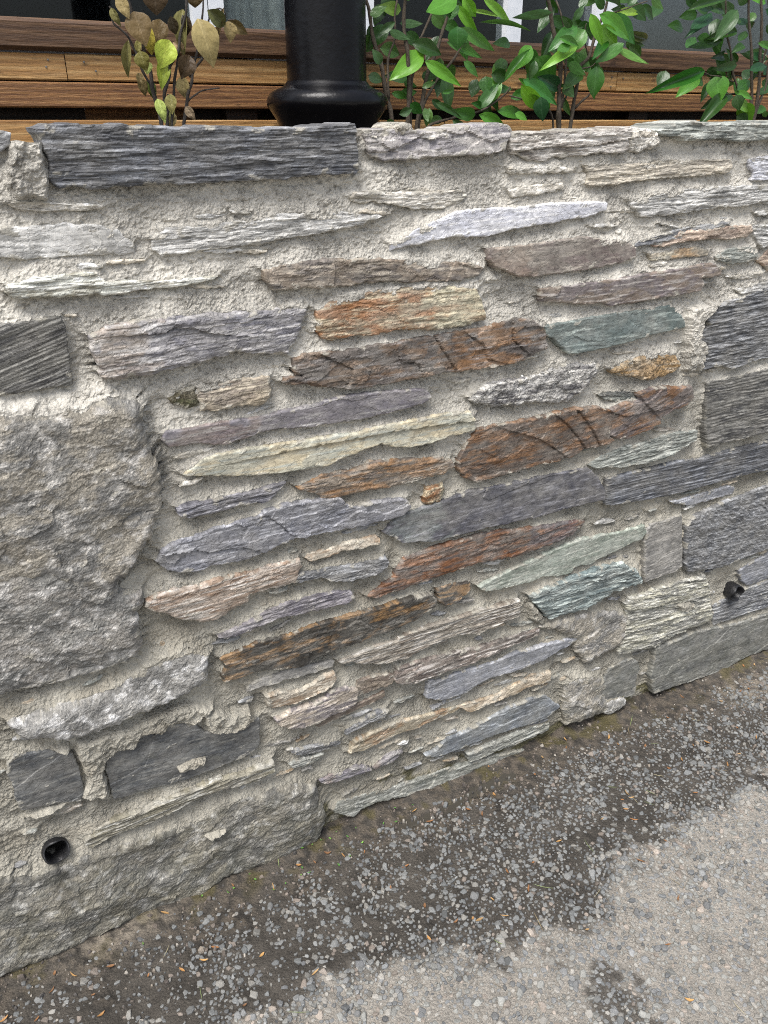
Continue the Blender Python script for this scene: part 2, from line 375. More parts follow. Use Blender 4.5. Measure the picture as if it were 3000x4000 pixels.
 ('smooth','slatedark',16,'-580,411 -560,420 -532,419 -516,438 -489,423 -459,437 -422,422 -395,392 -366,376 -325,374 -299,387 -290,383 -294,317 -318,303 -367,301 -430,297 -481,301 -533,305 -579,308 -582,367'),
 ('fib','pinkbrown',26,'-471,706 -467,714 -453,722 -399,722 -344,722 -270,718 -252,722 -210,724 -188,721 -186,708 -197,677 -219,675 -258,678 -288,677 -291,665 -322,654 -351,643 -380,647 -411,662 -431,678 -456,695'),
 ('cleft','tan',18,'-171,718 -165,725 -121,722 -81,728 -25,728 -22,715 -49,713 -95,717 -130,711 -162,709'),
 ('lam','darkgrey',24,'-198,677 -186,691 -149,687 -123,687 -97,681 -51,677 -23,674 -6,680 -3,661 -20,652 -51,650 -85,650 -117,658 -143,672 -171,673'),
 ('lam','purple',22,'-352,602 -313,610 -276,619 -245,626 -214,635 -166,633 -118,628 -85,620 -75,605 -99,601 -135,603 -184,604 -231,611 -253,608 -278,603 -308,598 -338,597'),
 ('cleft','blackorange',26,'-351,554 -327,557 -297,560 -281,567 -219,563 -154,567 -87,568 -17,568 55,567 99,564 111,545 104,532 70,519 37,510 -18,505 -60,500 -106,500 -140,496 -191,482 -239,493 -286,504 -317,499 -349,500 -350,519 -342,530'),
 ('cleft','orangedark',20,'118,568 151,568 198,558 203,543 172,525 137,524 125,539'),
 ('lam','greybrown',24,'-113,463 -82,466 -32,474 20,469 34,479 95,483 153,481 213,482 275,479 334,478 341,434 283,432 225,421 179,436 135,436 77,429 50,418 1,423 -54,437 -82,454 -103,457'),
 ('cleft','brownwhite2',22,'17,372 24,394 59,398 117,394 178,386 232,380 262,379 331,377 407,374 404,358 359,355 307,351 264,348 201,344 151,349 99,347 52,349 28,358'),
 ('smooth','greytan',14,'-305,465 -286,473 -238,474 -189,471 -121,463 -125,455 -173,454 -222,457 -287,458 -306,458'),
 ('cleft','tan',24,'-270,436 -249,436 -200,421 -169,429 -145,440 -124,438 -123,420 -132,410 -167,405 -194,400 -221,398 -260,404 -268,413'),
 ('cleft','tanpurp',28,'-257,374 -229,383 -186,382 -151,385 -133,398 -98,393 -75,382 -74,351 -92,342 -128,339 -164,333 -198,331 -225,342 -248,359'),
 ('cleft','brown',18,'-75,376 -71,395 -34,394 3,388 18,375 11,361 -31,360 -71,359'),
 ('smooth','brown',14,'-168,319 -111,327 -82,328 -45,335 -7,341 -4,331 -34,322 -71,320 -111,315 -161,310'),
 ('cleft','orangetan',18,'-89,213 -81,236 -35,243 3,249 62,242 103,235 166,228 204,222 179,214 124,217 83,211 23,214 -16,208 -63,206 -93,208'),
 ('cleft','tanpale',18,'191,225 239,222 296,218 345,228 400,236 457,229 455,206 393,210 347,204 275,203 223,199'),
 ('lam','grey',20,'-96,273 -73,276 -43,294 -17,296 -1,292 -9,280 -47,279 -77,269 -99,262'),
 ('lam','darkgrey',18,'-224,267 -185,267 -146,259 -114,245 -151,244 -200,253'),
 ('lam','greygreen',18,'-229,236 -201,240 -155,233 -180,222 -219,223'),
 ('lam','purpgrey',18,'-32,138 -9,150 23,159 39,155 15,140 -17,136 -28,131'),
 ('lam','purpgrey',22,'-165,163 -140,166 -95,159 -79,168 -41,142 -76,146 -110,146 -151,149'),
 ('lam','olive',26,'-641,237 -613,258 -569,268 -511,263 -449,274 -387,274 -323,265 -303,268 -270,270 -269,249 -306,236 -373,247 -437,244 -490,233 -531,224 -568,227 -603,225 -633,216 -643,226'),
 ('granite','granitebase',32,'-842,232 -792,231 -745,204 -692,199 -648,199 -608,198 -565,195 -491,186 -428,184 -378,201 -310,194 -241,192 -175,160 -173,114 -157,60 -178,4 -216,-5 -264,-12 -324,-3 -396,5 -431,-8 -483,-21 -570,-5 -608,-5 -653,-4 -704,-8 -747,-7 -784,-9 -839,-8 -891,-3'),
 ('rough','moss',12,'-387,1059 -358,1072 -341,1071 -339,1041 -362,1040 -378,1050'),
 ('fib','beigebrown',20,'-339,1066 -322,1073 -284,1075 -242,1072 -220,1070 -226,1041 -235,1030 -261,1033 -287,1034 -319,1033 -336,1033 -340,1050')]
LUMPS = [
 (26,'-545,1439 -538,1444 -526,1445 -512,1441 -505,1414 -505,1392 -505,1373 -512,1354 -554,1355 -565,1375 -556,1411'),
 (26,'726,1096 833,1099 810,1077 786,1056 782,1026 809,1002 803,940 746,948 742,987 731,1052'),
 (24,'-625,468 -594,465 -566,472 -527,462 -483,474 -426,473 -369,454 -370,443 -417,418 -459,437 -476,419 -508,436 -526,407 -553,415 -576,407 -582,384 -582,311 -641,336 -620,367 -629,441'),
 (27,'-403,438 -370,443 -341,421 -303,425 -293,386 -326,372 -367,376 -396,395'),
 (27,'-468,336 -440,347 -398,342 -398,328 -419,318 -459,316'),
 (25,'-361,332 -320,330 -317,323 -350,319'),
 (25,'-673,471 -631,463 -634,443 -654,452'),
 (40,'-434,146 -414,153 -374,150 -382,137 -416,128'),
 (24,'-742,333 -693,343 -635,341 -634,333 -683,326 -738,325'),
 (18,'376,464 396,442 429,393 412,376 378,405 370,441'),
 (30,'845,310 878,315 933,299 923,267 881,275')]
CRACKS = [
 '387,909 420,884 449,855 479,819',
 '442,911 465,890 491,858 521,817',
 '285,890 346,866 389,838 426,810',
 '533,893 575,877 666,875',
 '94,1104 108,1081 122,1062 140,1035',
 '167,1097 199,1076 211,1048 226,1043',
 '-124,1096 -99,1082 -73,1068 -76,1049 -85,1037',
 '264,1103 269,1076 293,1056',
 '-242,823 -219,802 -206,783 -188,769',
 '18,1081 22,1067 60,1059 63,1050',
 '286,652 293,624 297,600',
 '-419,1166 -385,1164 -368,1171 -338,1166 -319,1157 -295,1152',
 '687,346 774,328 848,315 930,300 980,310',
 '-413,793 -376,789 -350,779 -294,777 -266,761',
 '607,923 629,898 667,867',
 '-253,936 -168,938 -47,939 49,937 183,930',
 '-574,783 -569,756 -542,739 -516,749',
 '-36,1405 2,1406 38,1419',
 '241,1401 307,1407 410,1408 496,1419',
 '331,1149 368,1151 370,1161']
# shrubs: distance behind the wall face, leaves (base, tip, width, colour), stems
PLANTS = {
 'dead':(0.36,'-293,1611,-284,1570,33,6b5a38;-265,1595,-264,1557,17,b0a548;-232,1575,-249,1539,30,b5c850;-242,1606,-250,1570,24,6a5a3c;-187,1606,-171,1547,35,a89a68;-201,1624,-213,1565,19,7d7a4a;-225,1571,-209,1558,14,c0a880;-292,1554,-287,1530,20,6e6a34;-276,1541,-279,1524,14,a8b864;-241,1546,-252,1508,18,93a43c;-204,1552,-218,1522,25,4a3c28;-213,1521,-212,1491,19,9aa860;-296,1523,-296,1504,10,6b5e3a;-288,1516,-284,1492,13,6b6a3c;-268,1515,-263,1488,13,5f6e30;-272,1484,-267,1454,14,a8b860;-242,1492,-244,1466,16,8e8a50;-236,1478,-238,1449,15,b5b878;-226,1462,-236,1440,12,9a9a68;-222,1472,-211,1454,12,8a7a60;-298,1573,-305,1526,13,7a7446;-322,1618,-313,1596,10,7a6e48;-315,1631,-305,1605,16,9a8a5c;-255,1647,-254,1614,32,4f4426;-162,1620,-132,1601,20,565a34;-121,1608,-118,1581,19,a09060;-111,1611,-84,1594,16,6a6238;-130,1627,-142,1584,8,7a6a48;-234,1606,-227,1584,14,3e3624;-199,1610,-203,1583,10,3a3020;-183,1645,-182,1627,21,5a4a2c;-280,1575,-284,1552,9,8a8a4c;-232,1558,-232,1542,12,4a3c2a',
  ['-256,1433 -265,1494 -270,1541 -275,1577 -288,1617 -288,1652 7', '-249,1432 -249,1489 -236,1530 -219,1559 -203,1608 -192,1658 6', '-224,1432 -207,1485 -198,1519 -179,1548 6', '-208,1480 -187,1497 -156,1502 3', '-245,1432 -228,1504 -216,1566 -205,1612 5', '-198,1519 -169,1591 -161,1660 4', '-162,1597 -144,1624 -130,1627 -120,1609 3', '-265,1494 -286,1540 -292,1570 -319,1596 -322,1620 4', '-120,1609 -111,1610 2', '-219,1559 -226,1568 2', '-256,1433 -241,1470 -241,1492 4']),
 'p2':(0.4,'299,1574,240,1537,32,6db83a;298,1559,351,1525,20,5fa832;361,1671,307,1647,32,5aa63a;258,1648,220,1651,20,74a84c;358,1620,360,1589,33,2c6a24;388,1622,462,1592,20,5a9a4a;380,1599,442,1578,18,4a8a3a;389,1663,431,1621,17,6ab040;426,1673,487,1642,15,7ac04a;400,1677,427,1651,21,6ab840;420,1656,475,1649,7,7aa850;421,1632,505,1624,8,4a7a3a;398,1562,425,1540,14,4a8a3a;360,1534,364,1483,24,2f5a24;326,1501,351,1505,7,5a8a40;239,1501,272,1495,12,4f8a38;275,1522,298,1516,12,3f7a34;298,1511,321,1520,10,4a7a3c;261,1481,285,1467,18,2f6a2c;310,1473,305,1447,16,5a8a4a;297,1473,300,1453,12,4a7a44;218,1608,251,1598,13,3f6a3c;203,1605,228,1621,13,33603c;261,1626,297,1626,14,3a6638;278,1591,323,1577,25,2a5228;184,1531,207,1524,17,3a6a40;313,1483,357,1462,12,2c5a2c;331,1489,358,1473,13,34622f;435,1461,369,1465,22,4d8a3a;431,1461,496,1442,21,4a9a3e;482,1468,552,1462,22,4a9240;456,1474,490,1513,22,3a7a3a;491,1487,509,1535,28,6ab848;459,1476,435,1482,13,2f6a30;368,1453,337,1448,15,4a7040;362,1450,385,1437,13,3f6a3a;513,1493,560,1508,19,3f7a3c;180,1634,203,1645,15,4a7a40;196,1550,182,1569,16,3a6438;341,1663,349,1642,16,2f5c2c;378,1660,364,1640,13,3a6e34;268,1667,238,1678,18,5a9a40;236,1461,256,1469,14,3c6a3c;210,1450,228,1441,11,4a703c',
  ['236,1430 225,1490 203,1569 183,1644 175,1684 9', '269,1429 270,1530 252,1598 248,1689 9', '288,1426 306,1488 330,1559 368,1629 380,1697 8', '292,1429 313,1491 364,1546 416,1601 436,1641 6', '292,1434 372,1453 447,1465 511,1493 534,1517 5', '277,1444 279,1530 303,1600 344,1684 6', '306,1473 283,1490 279,1502 3', '225,1490 221,1548 238,1597 245,1663 5', '372,1453 345,1448 2']),
 'p3':(0.36,'683,1628,657,1594,34,5aa046;673,1654,702,1609,19,6cb838;709,1656,784,1624,30,52a03e;760,1659,824,1619,32,3f8a3c;705,1634,770,1605,29,5cb040;753,1624,782,1600,24,6cb840;652,1595,581,1560,19,7ac048;561,1571,609,1535,44,4a8a44;570,1596,548,1562,26,5aa83a;654,1632,599,1596,26,3a7a30;776,1603,728,1572,21,4a9040;749,1612,704,1582,19,2f6a2a;770,1594,824,1571,13,6aa850;683,1585,710,1554,19,4a8a40;715,1558,715,1511,32,3a7a3a;736,1556,729,1509,22,4a8a40;740,1559,755,1536,16,52903f;691,1546,646,1522,28,2a5a30;686,1562,652,1570,16,3a7438;624,1561,661,1545,18,3a7a3a;560,1534,629,1517,25,2a5a38;511,1516,577,1476,27,7ac83a;540,1532,629,1483,27,4a9a3a;524,1529,592,1493,25,3f8a34;552,1495,562,1459,28,2a5a34;634,1521,651,1502,19,2a5430;648,1496,664,1468,13,4a7a40;495,1527,534,1575,16,4a8a3a;545,1564,537,1537,16,24502c;503,1464,524,1454,13,4a9a40;579,1653,507,1643,14,27502a;619,1675,589,1631,20,3e6a30;784,1664,848,1670,16,8ac050;837,1685,869,1662,24,35602c;867,1685,903,1665,18,3a6a30;817,1630,909,1623,17,4a5a34;711,1686,771,1677,15,2c5030;667,1665,685,1691,14,34602f;594,1683,625,1663,16,2c5530;653,1644,663,1665,14,33652f;740,1669,719,1690,17,2f5a30;621,1594,597,1585,17,54943a;638,1629,615,1643,14,2c5a2c;793,1677,808,1695,17,3c6c34;876,1699,903,1683,17,4a7a38;598,1608,633,1598,14,4a8a3a;675,1509,643,1518,15,2f5a30',
  ['646,1423 635,1475 637,1536 609,1623 576,1693 11', '671,1423 682,1494 683,1552 710,1576 742,1657 755,1715 8', '635,1475 663,1500 675,1509 5', '684,1475 708,1497 725,1508 5', '644,1475 651,1595 611,1679 5', '634,1447 600,1478 548,1486 498,1498 4', '683,1552 722,1559 744,1589 3', '710,1576 688,1611 692,1640 3', '742,1657 794,1671 855,1689 3', '743,1651 728,1633 2']),
 'p4':(0.4,'1091,1561,973,1525,26,2f6a2c;1132,1555,1076,1517,29,4f9a3a;1169,1552,1174,1505,44,4a9a3a;1202,1512,1128,1458,29,27542a;1219,1491,1277,1477,22,6aa844;1256,1490,1296,1456,36,6ab040;1225,1515,1277,1504,15,5aa03a;1206,1508,1220,1481,25,356a34;1313,1541,1241,1521,25,3a7038;1279,1515,1299,1488,23,35643a;1244,1460,1286,1446,26,3a6a3c;1311,1471,1321,1460,12,4a7a40;1030,1686,1107,1708,20,3a6a40;1161,1690,1118,1639,29,356a38;1116,1682,1043,1647,29,2f5a3a;1119,1696,1217,1698,20,35603a;1103,1656,1068,1640,13,2c5436;1176,1630,1101,1614,18,26482c;1225,1651,1147,1637,20,26482c;1263,1675,1209,1669,14,2f5a34;1259,1624,1319,1615,15,4a8a44;1291,1575,1334,1572,25,3e7438;1188,1597,1142,1591,18,22442a;1222,1576,1170,1568,18,2a4e30;1253,1584,1225,1605,16,2a5030;1247,1565,1298,1575,18,2f5a34;1389,1483,1362,1471,19,4a8a44;1360,1594,1282,1602,17,33603a;1298,1700,1349,1683,23,2f5a34;1297,1664,1360,1649,23,2a5030;1238,1710,1196,1724,22,3a6a3a;1294,1713,1245,1727,19,5aa03a;1183,1672,1148,1664,19,2c5432;1199,1616,1169,1605,17,26482c;1353,1559,1396,1574,21,2f5a34;1256,1652,1228,1631,18,264a2c;1283,1599,1319,1593,18,2f5a34;1060,1701,1113,1694,18,2a5034;1207,1686,1163,1706,21,33623a;1295,1633,1344,1625,18,2c5432;1237,1549,1203,1559,15,2a5030;1380,1531,1331,1515,16,3a6a3a;1393,1692,1354,1703,23,3a6a3a;1404,1623,1360,1611,21,2f5a34;1454,1546,1422,1531,22,3a7038',
  ['1305,1443 1307,1515 1265,1619 1224,1742 8', '1329,1443 1320,1551 1274,1686 1260,1750 8', '1310,1446 1257,1507 1217,1569 1183,1632 1149,1718 6', '1231,1539 1167,1550 1128,1551 1088,1560 3', '1249,1514 1216,1510 1194,1511 3', '1327,1450 1359,1537 1362,1605 1319,1741 6', '1306,1479 1270,1483 3', '1320,1551 1317,1637 1297,1739 5']),
}

# ---------------------------------------------------------------- stones of the wall
# base, patch, streak colours; share of patch and streak; mortar smear; optional (colour, from, to) along the stone
PAL = {
 'dark':      ('62666e', '50545d', '92969d', .45, .45, .2),
 'darkgrey':  ('6e7073', '55585d', '9a9c9e', .45, .55, .2),
 'darkolive': ('6a6963', '505051', '96948c', .45, .55, .10),
 'greydark':  ('65656c', '55555e', '8a8a92', .5, .25, .12, ('7f8784', 0.0, 0.22)),
 'grey':      ('85878a', '6b6e74', 'a3a5a5', .45, .4, .2),
 'greyblue':  ('8e9199', '7b7f87', 'a8aab0', .45, .3, .2),
 'slateblue': ('868d93', '747b82', 'a0a6aa', .45, .25, .2),
 'slategrey': ('85867f', '72746f', '9c9c95', .5, .2, .3),
 'slatedark': ('6a6d6e', '56595c', '8b8a82', .5, .2, .25),
 'greytan':   ('94918a', '7d7b76', 'a9a49a', .5, .25, .25),
 'greygreen': ('8d9088', '72776f', 'acada3', .45, .45, .3),
 'greengrey': ('8f958c', '6d756f', 'b0b3a8', .45, .45, .2),
 'greendark': ('5a635c', '40484a', '8b9388', .5, .4, .1),
 'green':     ('9aa294', '8a9686', 'b5b7a8', .5, .3, .15),
 'bluegreen': ('83928f', '667a7b', 'a8b2aa', .5, .45, .1),
 'teal':      ('72827f', '63736f', '95a29a', .5, .3, .1),
 'yellowgreen': ('a3a292', 'a99f84', '99a096', .5, .35, .15),
 'palegreen': ('b5b7ab', '8f8c7c', 'd0d0c6', .4, .5, .2),
 'pale':      ('bdb8ac', 'a8a297', 'd2cec4', .45, .4, .5),
 'palegrey':  ('adaca7', '93938f', 'cac8c1', .45, .45, .3),
 'palebrown': ('aca69d', '8f8780', 'c9c4bb', .4, .45, .3),
 'palepurp':  ('a39d9a', '858087', 'c2bdb4', .5, .3, .45),
 'whiteblue': ('bfc0c6', 'a9abb5', 'd6d5d4', .45, .3, .2),
 'beige':     ('b2aa9c', '9b9489', 'c8c1b4', .45, .45, .3),
 'beigebrown':('a0937f', '85776a', 'b8ad98', .5, .45, .3),
 'greypurp':  ('918e90', '777680', 'aeaba8', .5, .45, .15, ('a09080', 0.0, 0.25)),
 'purpgrey':  ('868086', '75707a', '9f9c98', .45, .3, .12, ('86726c', 0.05, 0.3)),
 'purple':    ('7e7882', '68636f', '9f9a9f', .45, .45, .15),
 'purpdark':  ('77767f', '5b5b66', '9d9ca3', .45, .5, .15),
 'bluepurp':  ('86878f', '787a83', 'a4a5aa', .45, .3, .12),
 'purpbrown': ('89807a', '7b6c6b', 'a39b92', .5, .3, .2, ('948172', 0.0, 0.3)),
 'purprust':  ('786c6a', '8a6444', '6a6366', .45, .35, .12),
 'tanpink':   ('a99483', '93796a', 'bfae9f', .45, .35, .2),
 'tan':       ('a79d8e', '9e8468', 'c0b9ab', .45, .35, .25),
 'tanpale':   ('ac9f8c', '9b8568', 'bdb3a2', .45, .3, .35),
 'tanpurp':   ('a79a8c', '847a7c', 'c4bbaf', .5, .35, .2),
 'orangetan': ('a0957f', 'a07d56', 'b3ac9c', .5, .3, .3),
 'orangedark':('9a7a54', '55504c', 'b08a58', .5, .3, .1),
 'ochre':     ('a9967a', 'a8854f', '9c9080', .5, .3, .15),
 'ochregrey': ('a59c8c', '8e8a80', 'b4ad9a', .4, .3, .2, ('b68a4c', 0.42, 0.75)),
 'rust':      ('9a8468', 'a26c38', 'b5a98e', .5, .4, .15, ('a3a590', 0.62, 1.1)),
 'rustochre': ('8d7d6c', '9e7446', '6b6662', .5, .45, .15),
 'rustred':   ('75635a', '8d5a32', '5c5757', .5, .4, .12, ('66616a', 0.72, 1.0)),
 'rustbrown': ('6f5f55', '8a6038', '5d5450', .5, .35, .12),
 'pinkbrown': ('a39488', '93755d', 'b9b2a8', .45, .4, .3),
 'brown':     ('877868', '75645a', '9c9080', .5, .35, .2),
 'browngrey': ('8a7c6e', '6d6562', 'a89e90', .5, .4, .15),
 'greybrown': ('9d958a', '84796e', 'b9b5ac', .45, .45, .25),
 'brownorange': ('675f5c', '7c624c', '8d8783', .4, .35, .08, ('a0703c', 0.6, 0.86)),
 'brownwhite': ('857468', '736669', 'b3aba3', .5, .3, .15),
 'brownwhite2': ('8d7f78', '5f5552', 'c0b8af', .5, .35, .3),
 'blackorange': ('4b4843', '8f6c3e', '3d3b39', .36, .4, .06),
 'layered':   ('a09f90', '82827a', 'c2c0b2', .45, .5, .15),
 'olive':     ('8f8a76', '757160', 'b5b3a8', .45, .45, .35),
 'moss':      ('7a735c', '5d6040', '8a8370', .5, .3, .3),
 'granite':   ('9a958c', '83837f', 'b8b5af', .5, .3, .44),
 'granitebrown': ('9d978c', '84837f', 'b8b4ac', .5, .3, .46),
 'granitepale': ('9f9d97', '858480', 'bfbebb', .45, .35, .35),
 'granitebase': ('8a867b', '75746d', 'a5a39b', .5, .3, .36),
 'greywhite': ('9a9894', '6c6a6c', 'c4c1b8', .5, .5, .2),
}
MORTAR = lin('a39f93')
def tone(h, k=0.8):
    c = lin(h); g = c @ np.array([.3, .55, .15]); warm = c[0] > c[2] * 1.25
    c = g + (c - g) * (0.82 if warm else k * 0.95)
    if warm: c = c * np.array([1.0, 0.98, 0.92])
    return c * (g / 0.25) ** 0.25 * (0.78 + 0.30 * sstep(0.24, 0.42, g))
def points(s): return np.array([[float(a) for a in q.split(',')] for q in s.split()])

def sdf(P, V):
    """signed distance (inside positive) of points P to polygon V, with the nearest boundary point"""
    A = V; B = np.roll(V, -1, 0)
    best = np.full(len(P), 1e18); near = np.zeros_like(P); ins = np.zeros(len(P), bool)
    E = B - A; L2 = (E ** 2).sum(1) + 1e-12
    for s in range(0, len(P), 6000):
        q = P[s:s + 6000]
        dx = q[:, None, 0] - A[None, :, 0]; dy = q[:, None, 1] - A[None, :, 1]
        t = np.clip((dx * E[:, 0] + dy * E[:, 1]) / L2, 0, 1)
        rx = dx - t * E[:, 0]; ry = dy - t * E[:, 1]
        dd = rx * rx + ry * ry
        k = dd.argmin(1); r = np.arange(len(q))
        best[s:s + 6000] = dd[r, k]
        near[s:s + 6000, 0] = q[:, 0] - rx[r, k]; near[s:s + 6000, 1] = q[:, 1] - ry[r, k]
        c = (A[None, :, 1] > q[:, None, 1]) != (B[None, :, 1] > q[:, None, 1])
        xi = A[None, :, 0] + (q[:, None, 1] - A[None, :, 1]) * E[None, :, 0] / np.where(np.abs(E[None, :, 1]) < 1e-9, 1e-9, E[None, :, 1])
        ins[s:s + 6000] = ((c & (q[:, None, 0] < xi)).sum(1) % 2) == 1
    d = np.sqrt(best)
    return np.where(ins, d, -d), near

def outline(V, amp, seed, grow=0.0):
    out = []
    for a, b in zip(V, np.roll(V, -1, 0)):
        n = max(1, int(np.hypot(*(b - a)) / 4.0))
        for i in range(n): out.append(a + (b - a) * i / n)
    Q = np.array(out)
    s = seed * 3.7
    if grow:
        tn = np.roll(Q, -1, 0) - np.roll(Q, 1, 0); nn = np.stack([tn[:, 1], -tn[:, 0]], 1); nn /= np.linalg.norm(nn, axis=1, keepdims=True) + 1e-9
        area = 0.5 * np.sum(Q[:, 0] * np.roll(Q[:, 1], -1) - np.roll(Q[:, 0], -1) * Q[:, 1])
        Q = Q + nn * grow * np.sign(area)
    Q[:, 0] += amp * (fbm(Q[:, 0] / 14 + s, Q[:, 1] / 14, 3))
    Q[:, 1] += amp * (fbm(Q[:, 0] / 18 + 40 + s, Q[:, 1] / 9 + 5, 3, 0.6))
    return Q

_cr = np.random.default_rng(3).uniform(-1, 1, (256, 5))
def chipf(x, y, slope=0.6, hard=True):
    """broken facets: every cell of a jittered grid is a small tilted plane, cells meet in sharp steps"""
    xi = np.floor(x).astype(np.int64); yi = np.floor(y).astype(np.int64)
    best = np.full(x.shape, 1e9 if hard else -1e9); out = np.zeros(x.shape)
    for a in (-1, 0, 1):
        for b in (-1, 0, 1):
            cx, cy = xi + a, yi + b
            r = _cr[_perm[(_perm[cx & 255] + cy) & 255]]
            px = x - (cx + 0.5 + 0.48 * r[..., 0]); py = y - (cy + 0.5 + 0.48 * r[..., 1])
            d = px * px + py * py; h = 0.5 * r[..., 2] + slope * (r[..., 3] * px + r[..., 4] * py)
            if hard:
                m = d < best; best = np.where(m, d, best); out = np.where(m, h, out)
            else:
                hh = h - 0.9 * d; out = np.maximum(best, hh); best = out
    return out
def relief(style, X, Y, s, Wd):
    """millimetres of relief, X along the bedding, Y across"""
    x, y = X + s * 131.7, Y + s * 57.3
    if style == 'lam':
        wy = y + 2.5 * fbm(x / 70, y / 40, 2)
        return 1.0 * terr(2.6 * fbm(x / 120, wy / 9.0, 3, 0.6), 0.07) + 0.5 * noise(x / 40, wy / 2.8) + 2.0 * chipf(x / 80, wy / 10, 0.4) + 1.0 * fbm(x / 90, y / 40, 2)
    if style == 'rib':
        wy = y + 2.5 * fbm(x / 120, y / 60, 2)
        return 1.3 * noise(x / 260, wy / 4.6) + 0.9 * noise(x / 120, wy / 2.7) + 1.0 * chipf(x / 160, wy / 10, 0.3) + 1.0 * fbm(x / 100, y / 40, 2)
    if style == 'rib2':
        a = math.radians(7); xr = x * math.cos(a) + y * math.sin(a); yr = -x * math.sin(a) + y * math.cos(a)
        wy = yr + 4 * fbm(xr / 110, yr / 60, 2)
        return 2.6 * np.abs(noise(xr / 260, wy / 8)) + 1.2 * noise(xr / 120, wy / 4) * sstep(-0.3, .4, noise(x / 90, y / 60)) + 1.2 * fbm(x / 90, y / 50, 2)
    if style == 'sawn':
        a = math.radians(-58); yr = -x * math.sin(a) + y * math.cos(a)
        return 0.45 * noise(yr / 5, x / 300) + 1.2 * fbm(x / 70, y / 50, 3) + 1.2 * chipf(x / 70, y / 30, 0.3)
    if style == 'cleft':
        wx = x + 0.5 * y; wy = y + 6 * fbm(x / 50, y / 30, 3)
        return 4.0 * chipf(wx / 85, wy / 32, 0.7) + (0.12 + 0.88 * sstep(-0.05, 0.4, fbm(x / 75 + 3, y / 38, 3))) * (1.4 * chipf(wx / 34, wy / 11, 0.6) + 0.9 * terr(2.2 * fbm(x / 60, y / 10, 3), 0.06)) + 0.2 * noise(x / 9, y / 3.5)
    if style == 'smooth':
        wy = y + 5 * fbm(x / 60, y / 40, 3)
        edge = sstep(0.45, 0.95, np.abs(Y) / Wd + 0.35 * fbm(x / 45, y / 30, 3))
        return 1.6 * chipf(x / 170, wy / 45, 0.6) + 0.5 * fbm(x / 80, y / 30, 3) + edge * 1.5 * chipf(x / 40, wy / 7, 0.7) + 0.2 * noise(x / 16, y / 4)
    if style in ('fib', 'fibr'):
        wy = y + 5 * fbm(x / 60, y / 32, 3)
        k = 1.0 if style == 'fib' else 2.1
        return k * (2.2 * chipf(x / 95, wy / 14, 0.6) + (0.25 + 0.75 * sstep(-0.15, 0.35, fbm(x / 80 + 3, y / 40, 3))) * (1.0 * chipf(x / 42, wy / 6, 0.5) + 1.1 * terr(2.4 * fbm(x / 90, wy / 9, 3), 0.07)) + 0.3 * noise(x / 20, wy / 3))
    if style == 'rough':
        wy = y + 6 * fbm(x / 30, y / 24, 3)
        return 4.0 * chipf(x / 26, wy / 17, 0.6) + 3.0 * fbm(x / 30, y / 22, 4, 0.55) + 1.6 * chipf(x / 10, wy / 6, 0.5) + 0.6 * noise(x / 4, y / 4)
    if style == 'granite':
        wx = x + 14 * fbm(x / 60, y / 60, 3); wy = y + 10 * fbm(x / 55 + 4, y / 55, 3)
        return 9 * fbm(x / 200, y / 170, 2) + 15 * chipf(wx / 120, wy / 85, 0.7, False) + 4.0 * chipf(wx / 62, wy / 36, 0.7) + 1.5 * chipf(wx / 19, wy / 10, 0.5) + 1.0 * fbm(x / 9, y / 6, 3, 0.6)
    if style == 'chisel':
        a = math.radians(-33); xr = x * math.cos(a) + y * math.sin(a); yr = -x * math.sin(a) + y * math.cos(a)
        wy = yr + 3 * fbm(xr / 25, yr / 25, 2)
        return 2.4 * chipf(xr / 24, wy / 7.5, 0.6) + 1.0 * noise(xr / 11, wy / 4) + 1.2 * fbm(x / 90, y / 50, 2)
    return 0 * x
MATKEY = {'lam': 'lam', 'rib': 'lam', 'rib2': 'lam', 'sawn': 'smooth', 'cleft': 'cleft', 'smooth': 'smooth', 'fib': 'cleft', 'fibr': 'lam', 'rough': 'rough', 'granite': 'granite', 'chisel': 'cleft'}
JAG = {'lam': 2.2, 'rib': 1.3, 'rib2': 1.0, 'sawn': 2.0, 'cleft': 2.6, 'smooth': 1.8, 'fib': 3.2, 'fibr': 4.0, 'rough': 4.0, 'granite': 5.0, 'chisel': 2.2}

wall = empty('stone_wall', tuple(P0), AL)
tag(wall, 'rubble garden wall of long slate slabs and granite blocks in pale mortar', 'wall')

def grid_faces(inside):
    """inside: (ny, nx) bool; quads with at least one inside corner, as vertex indices"""
    ny, nx = inside.shape
    any4 = inside[:-1, :-1] | inside[1:, :-1] | inside[:-1, 1:] | inside[1:, 1:]
    j, i = np.nonzero(any4)
    a = j * nx + i
    return np.stack([a, a + 1, a + nx + 1, a + nx], 1)
def rim_edges(F):
    e = np.concatenate([F[:, [0, 1]], F[:, [1, 2]], F[:, [2, 3]], F[:, [3, 0]]])
    k = np.sort(e, 1); key = k[:, 0].astype(np.int64) * 10000000 + k[:, 1]
    _, inv, cnt = np.unique(key, return_inverse=True, return_counts=True)
    return e[cnt[inv] == 1]

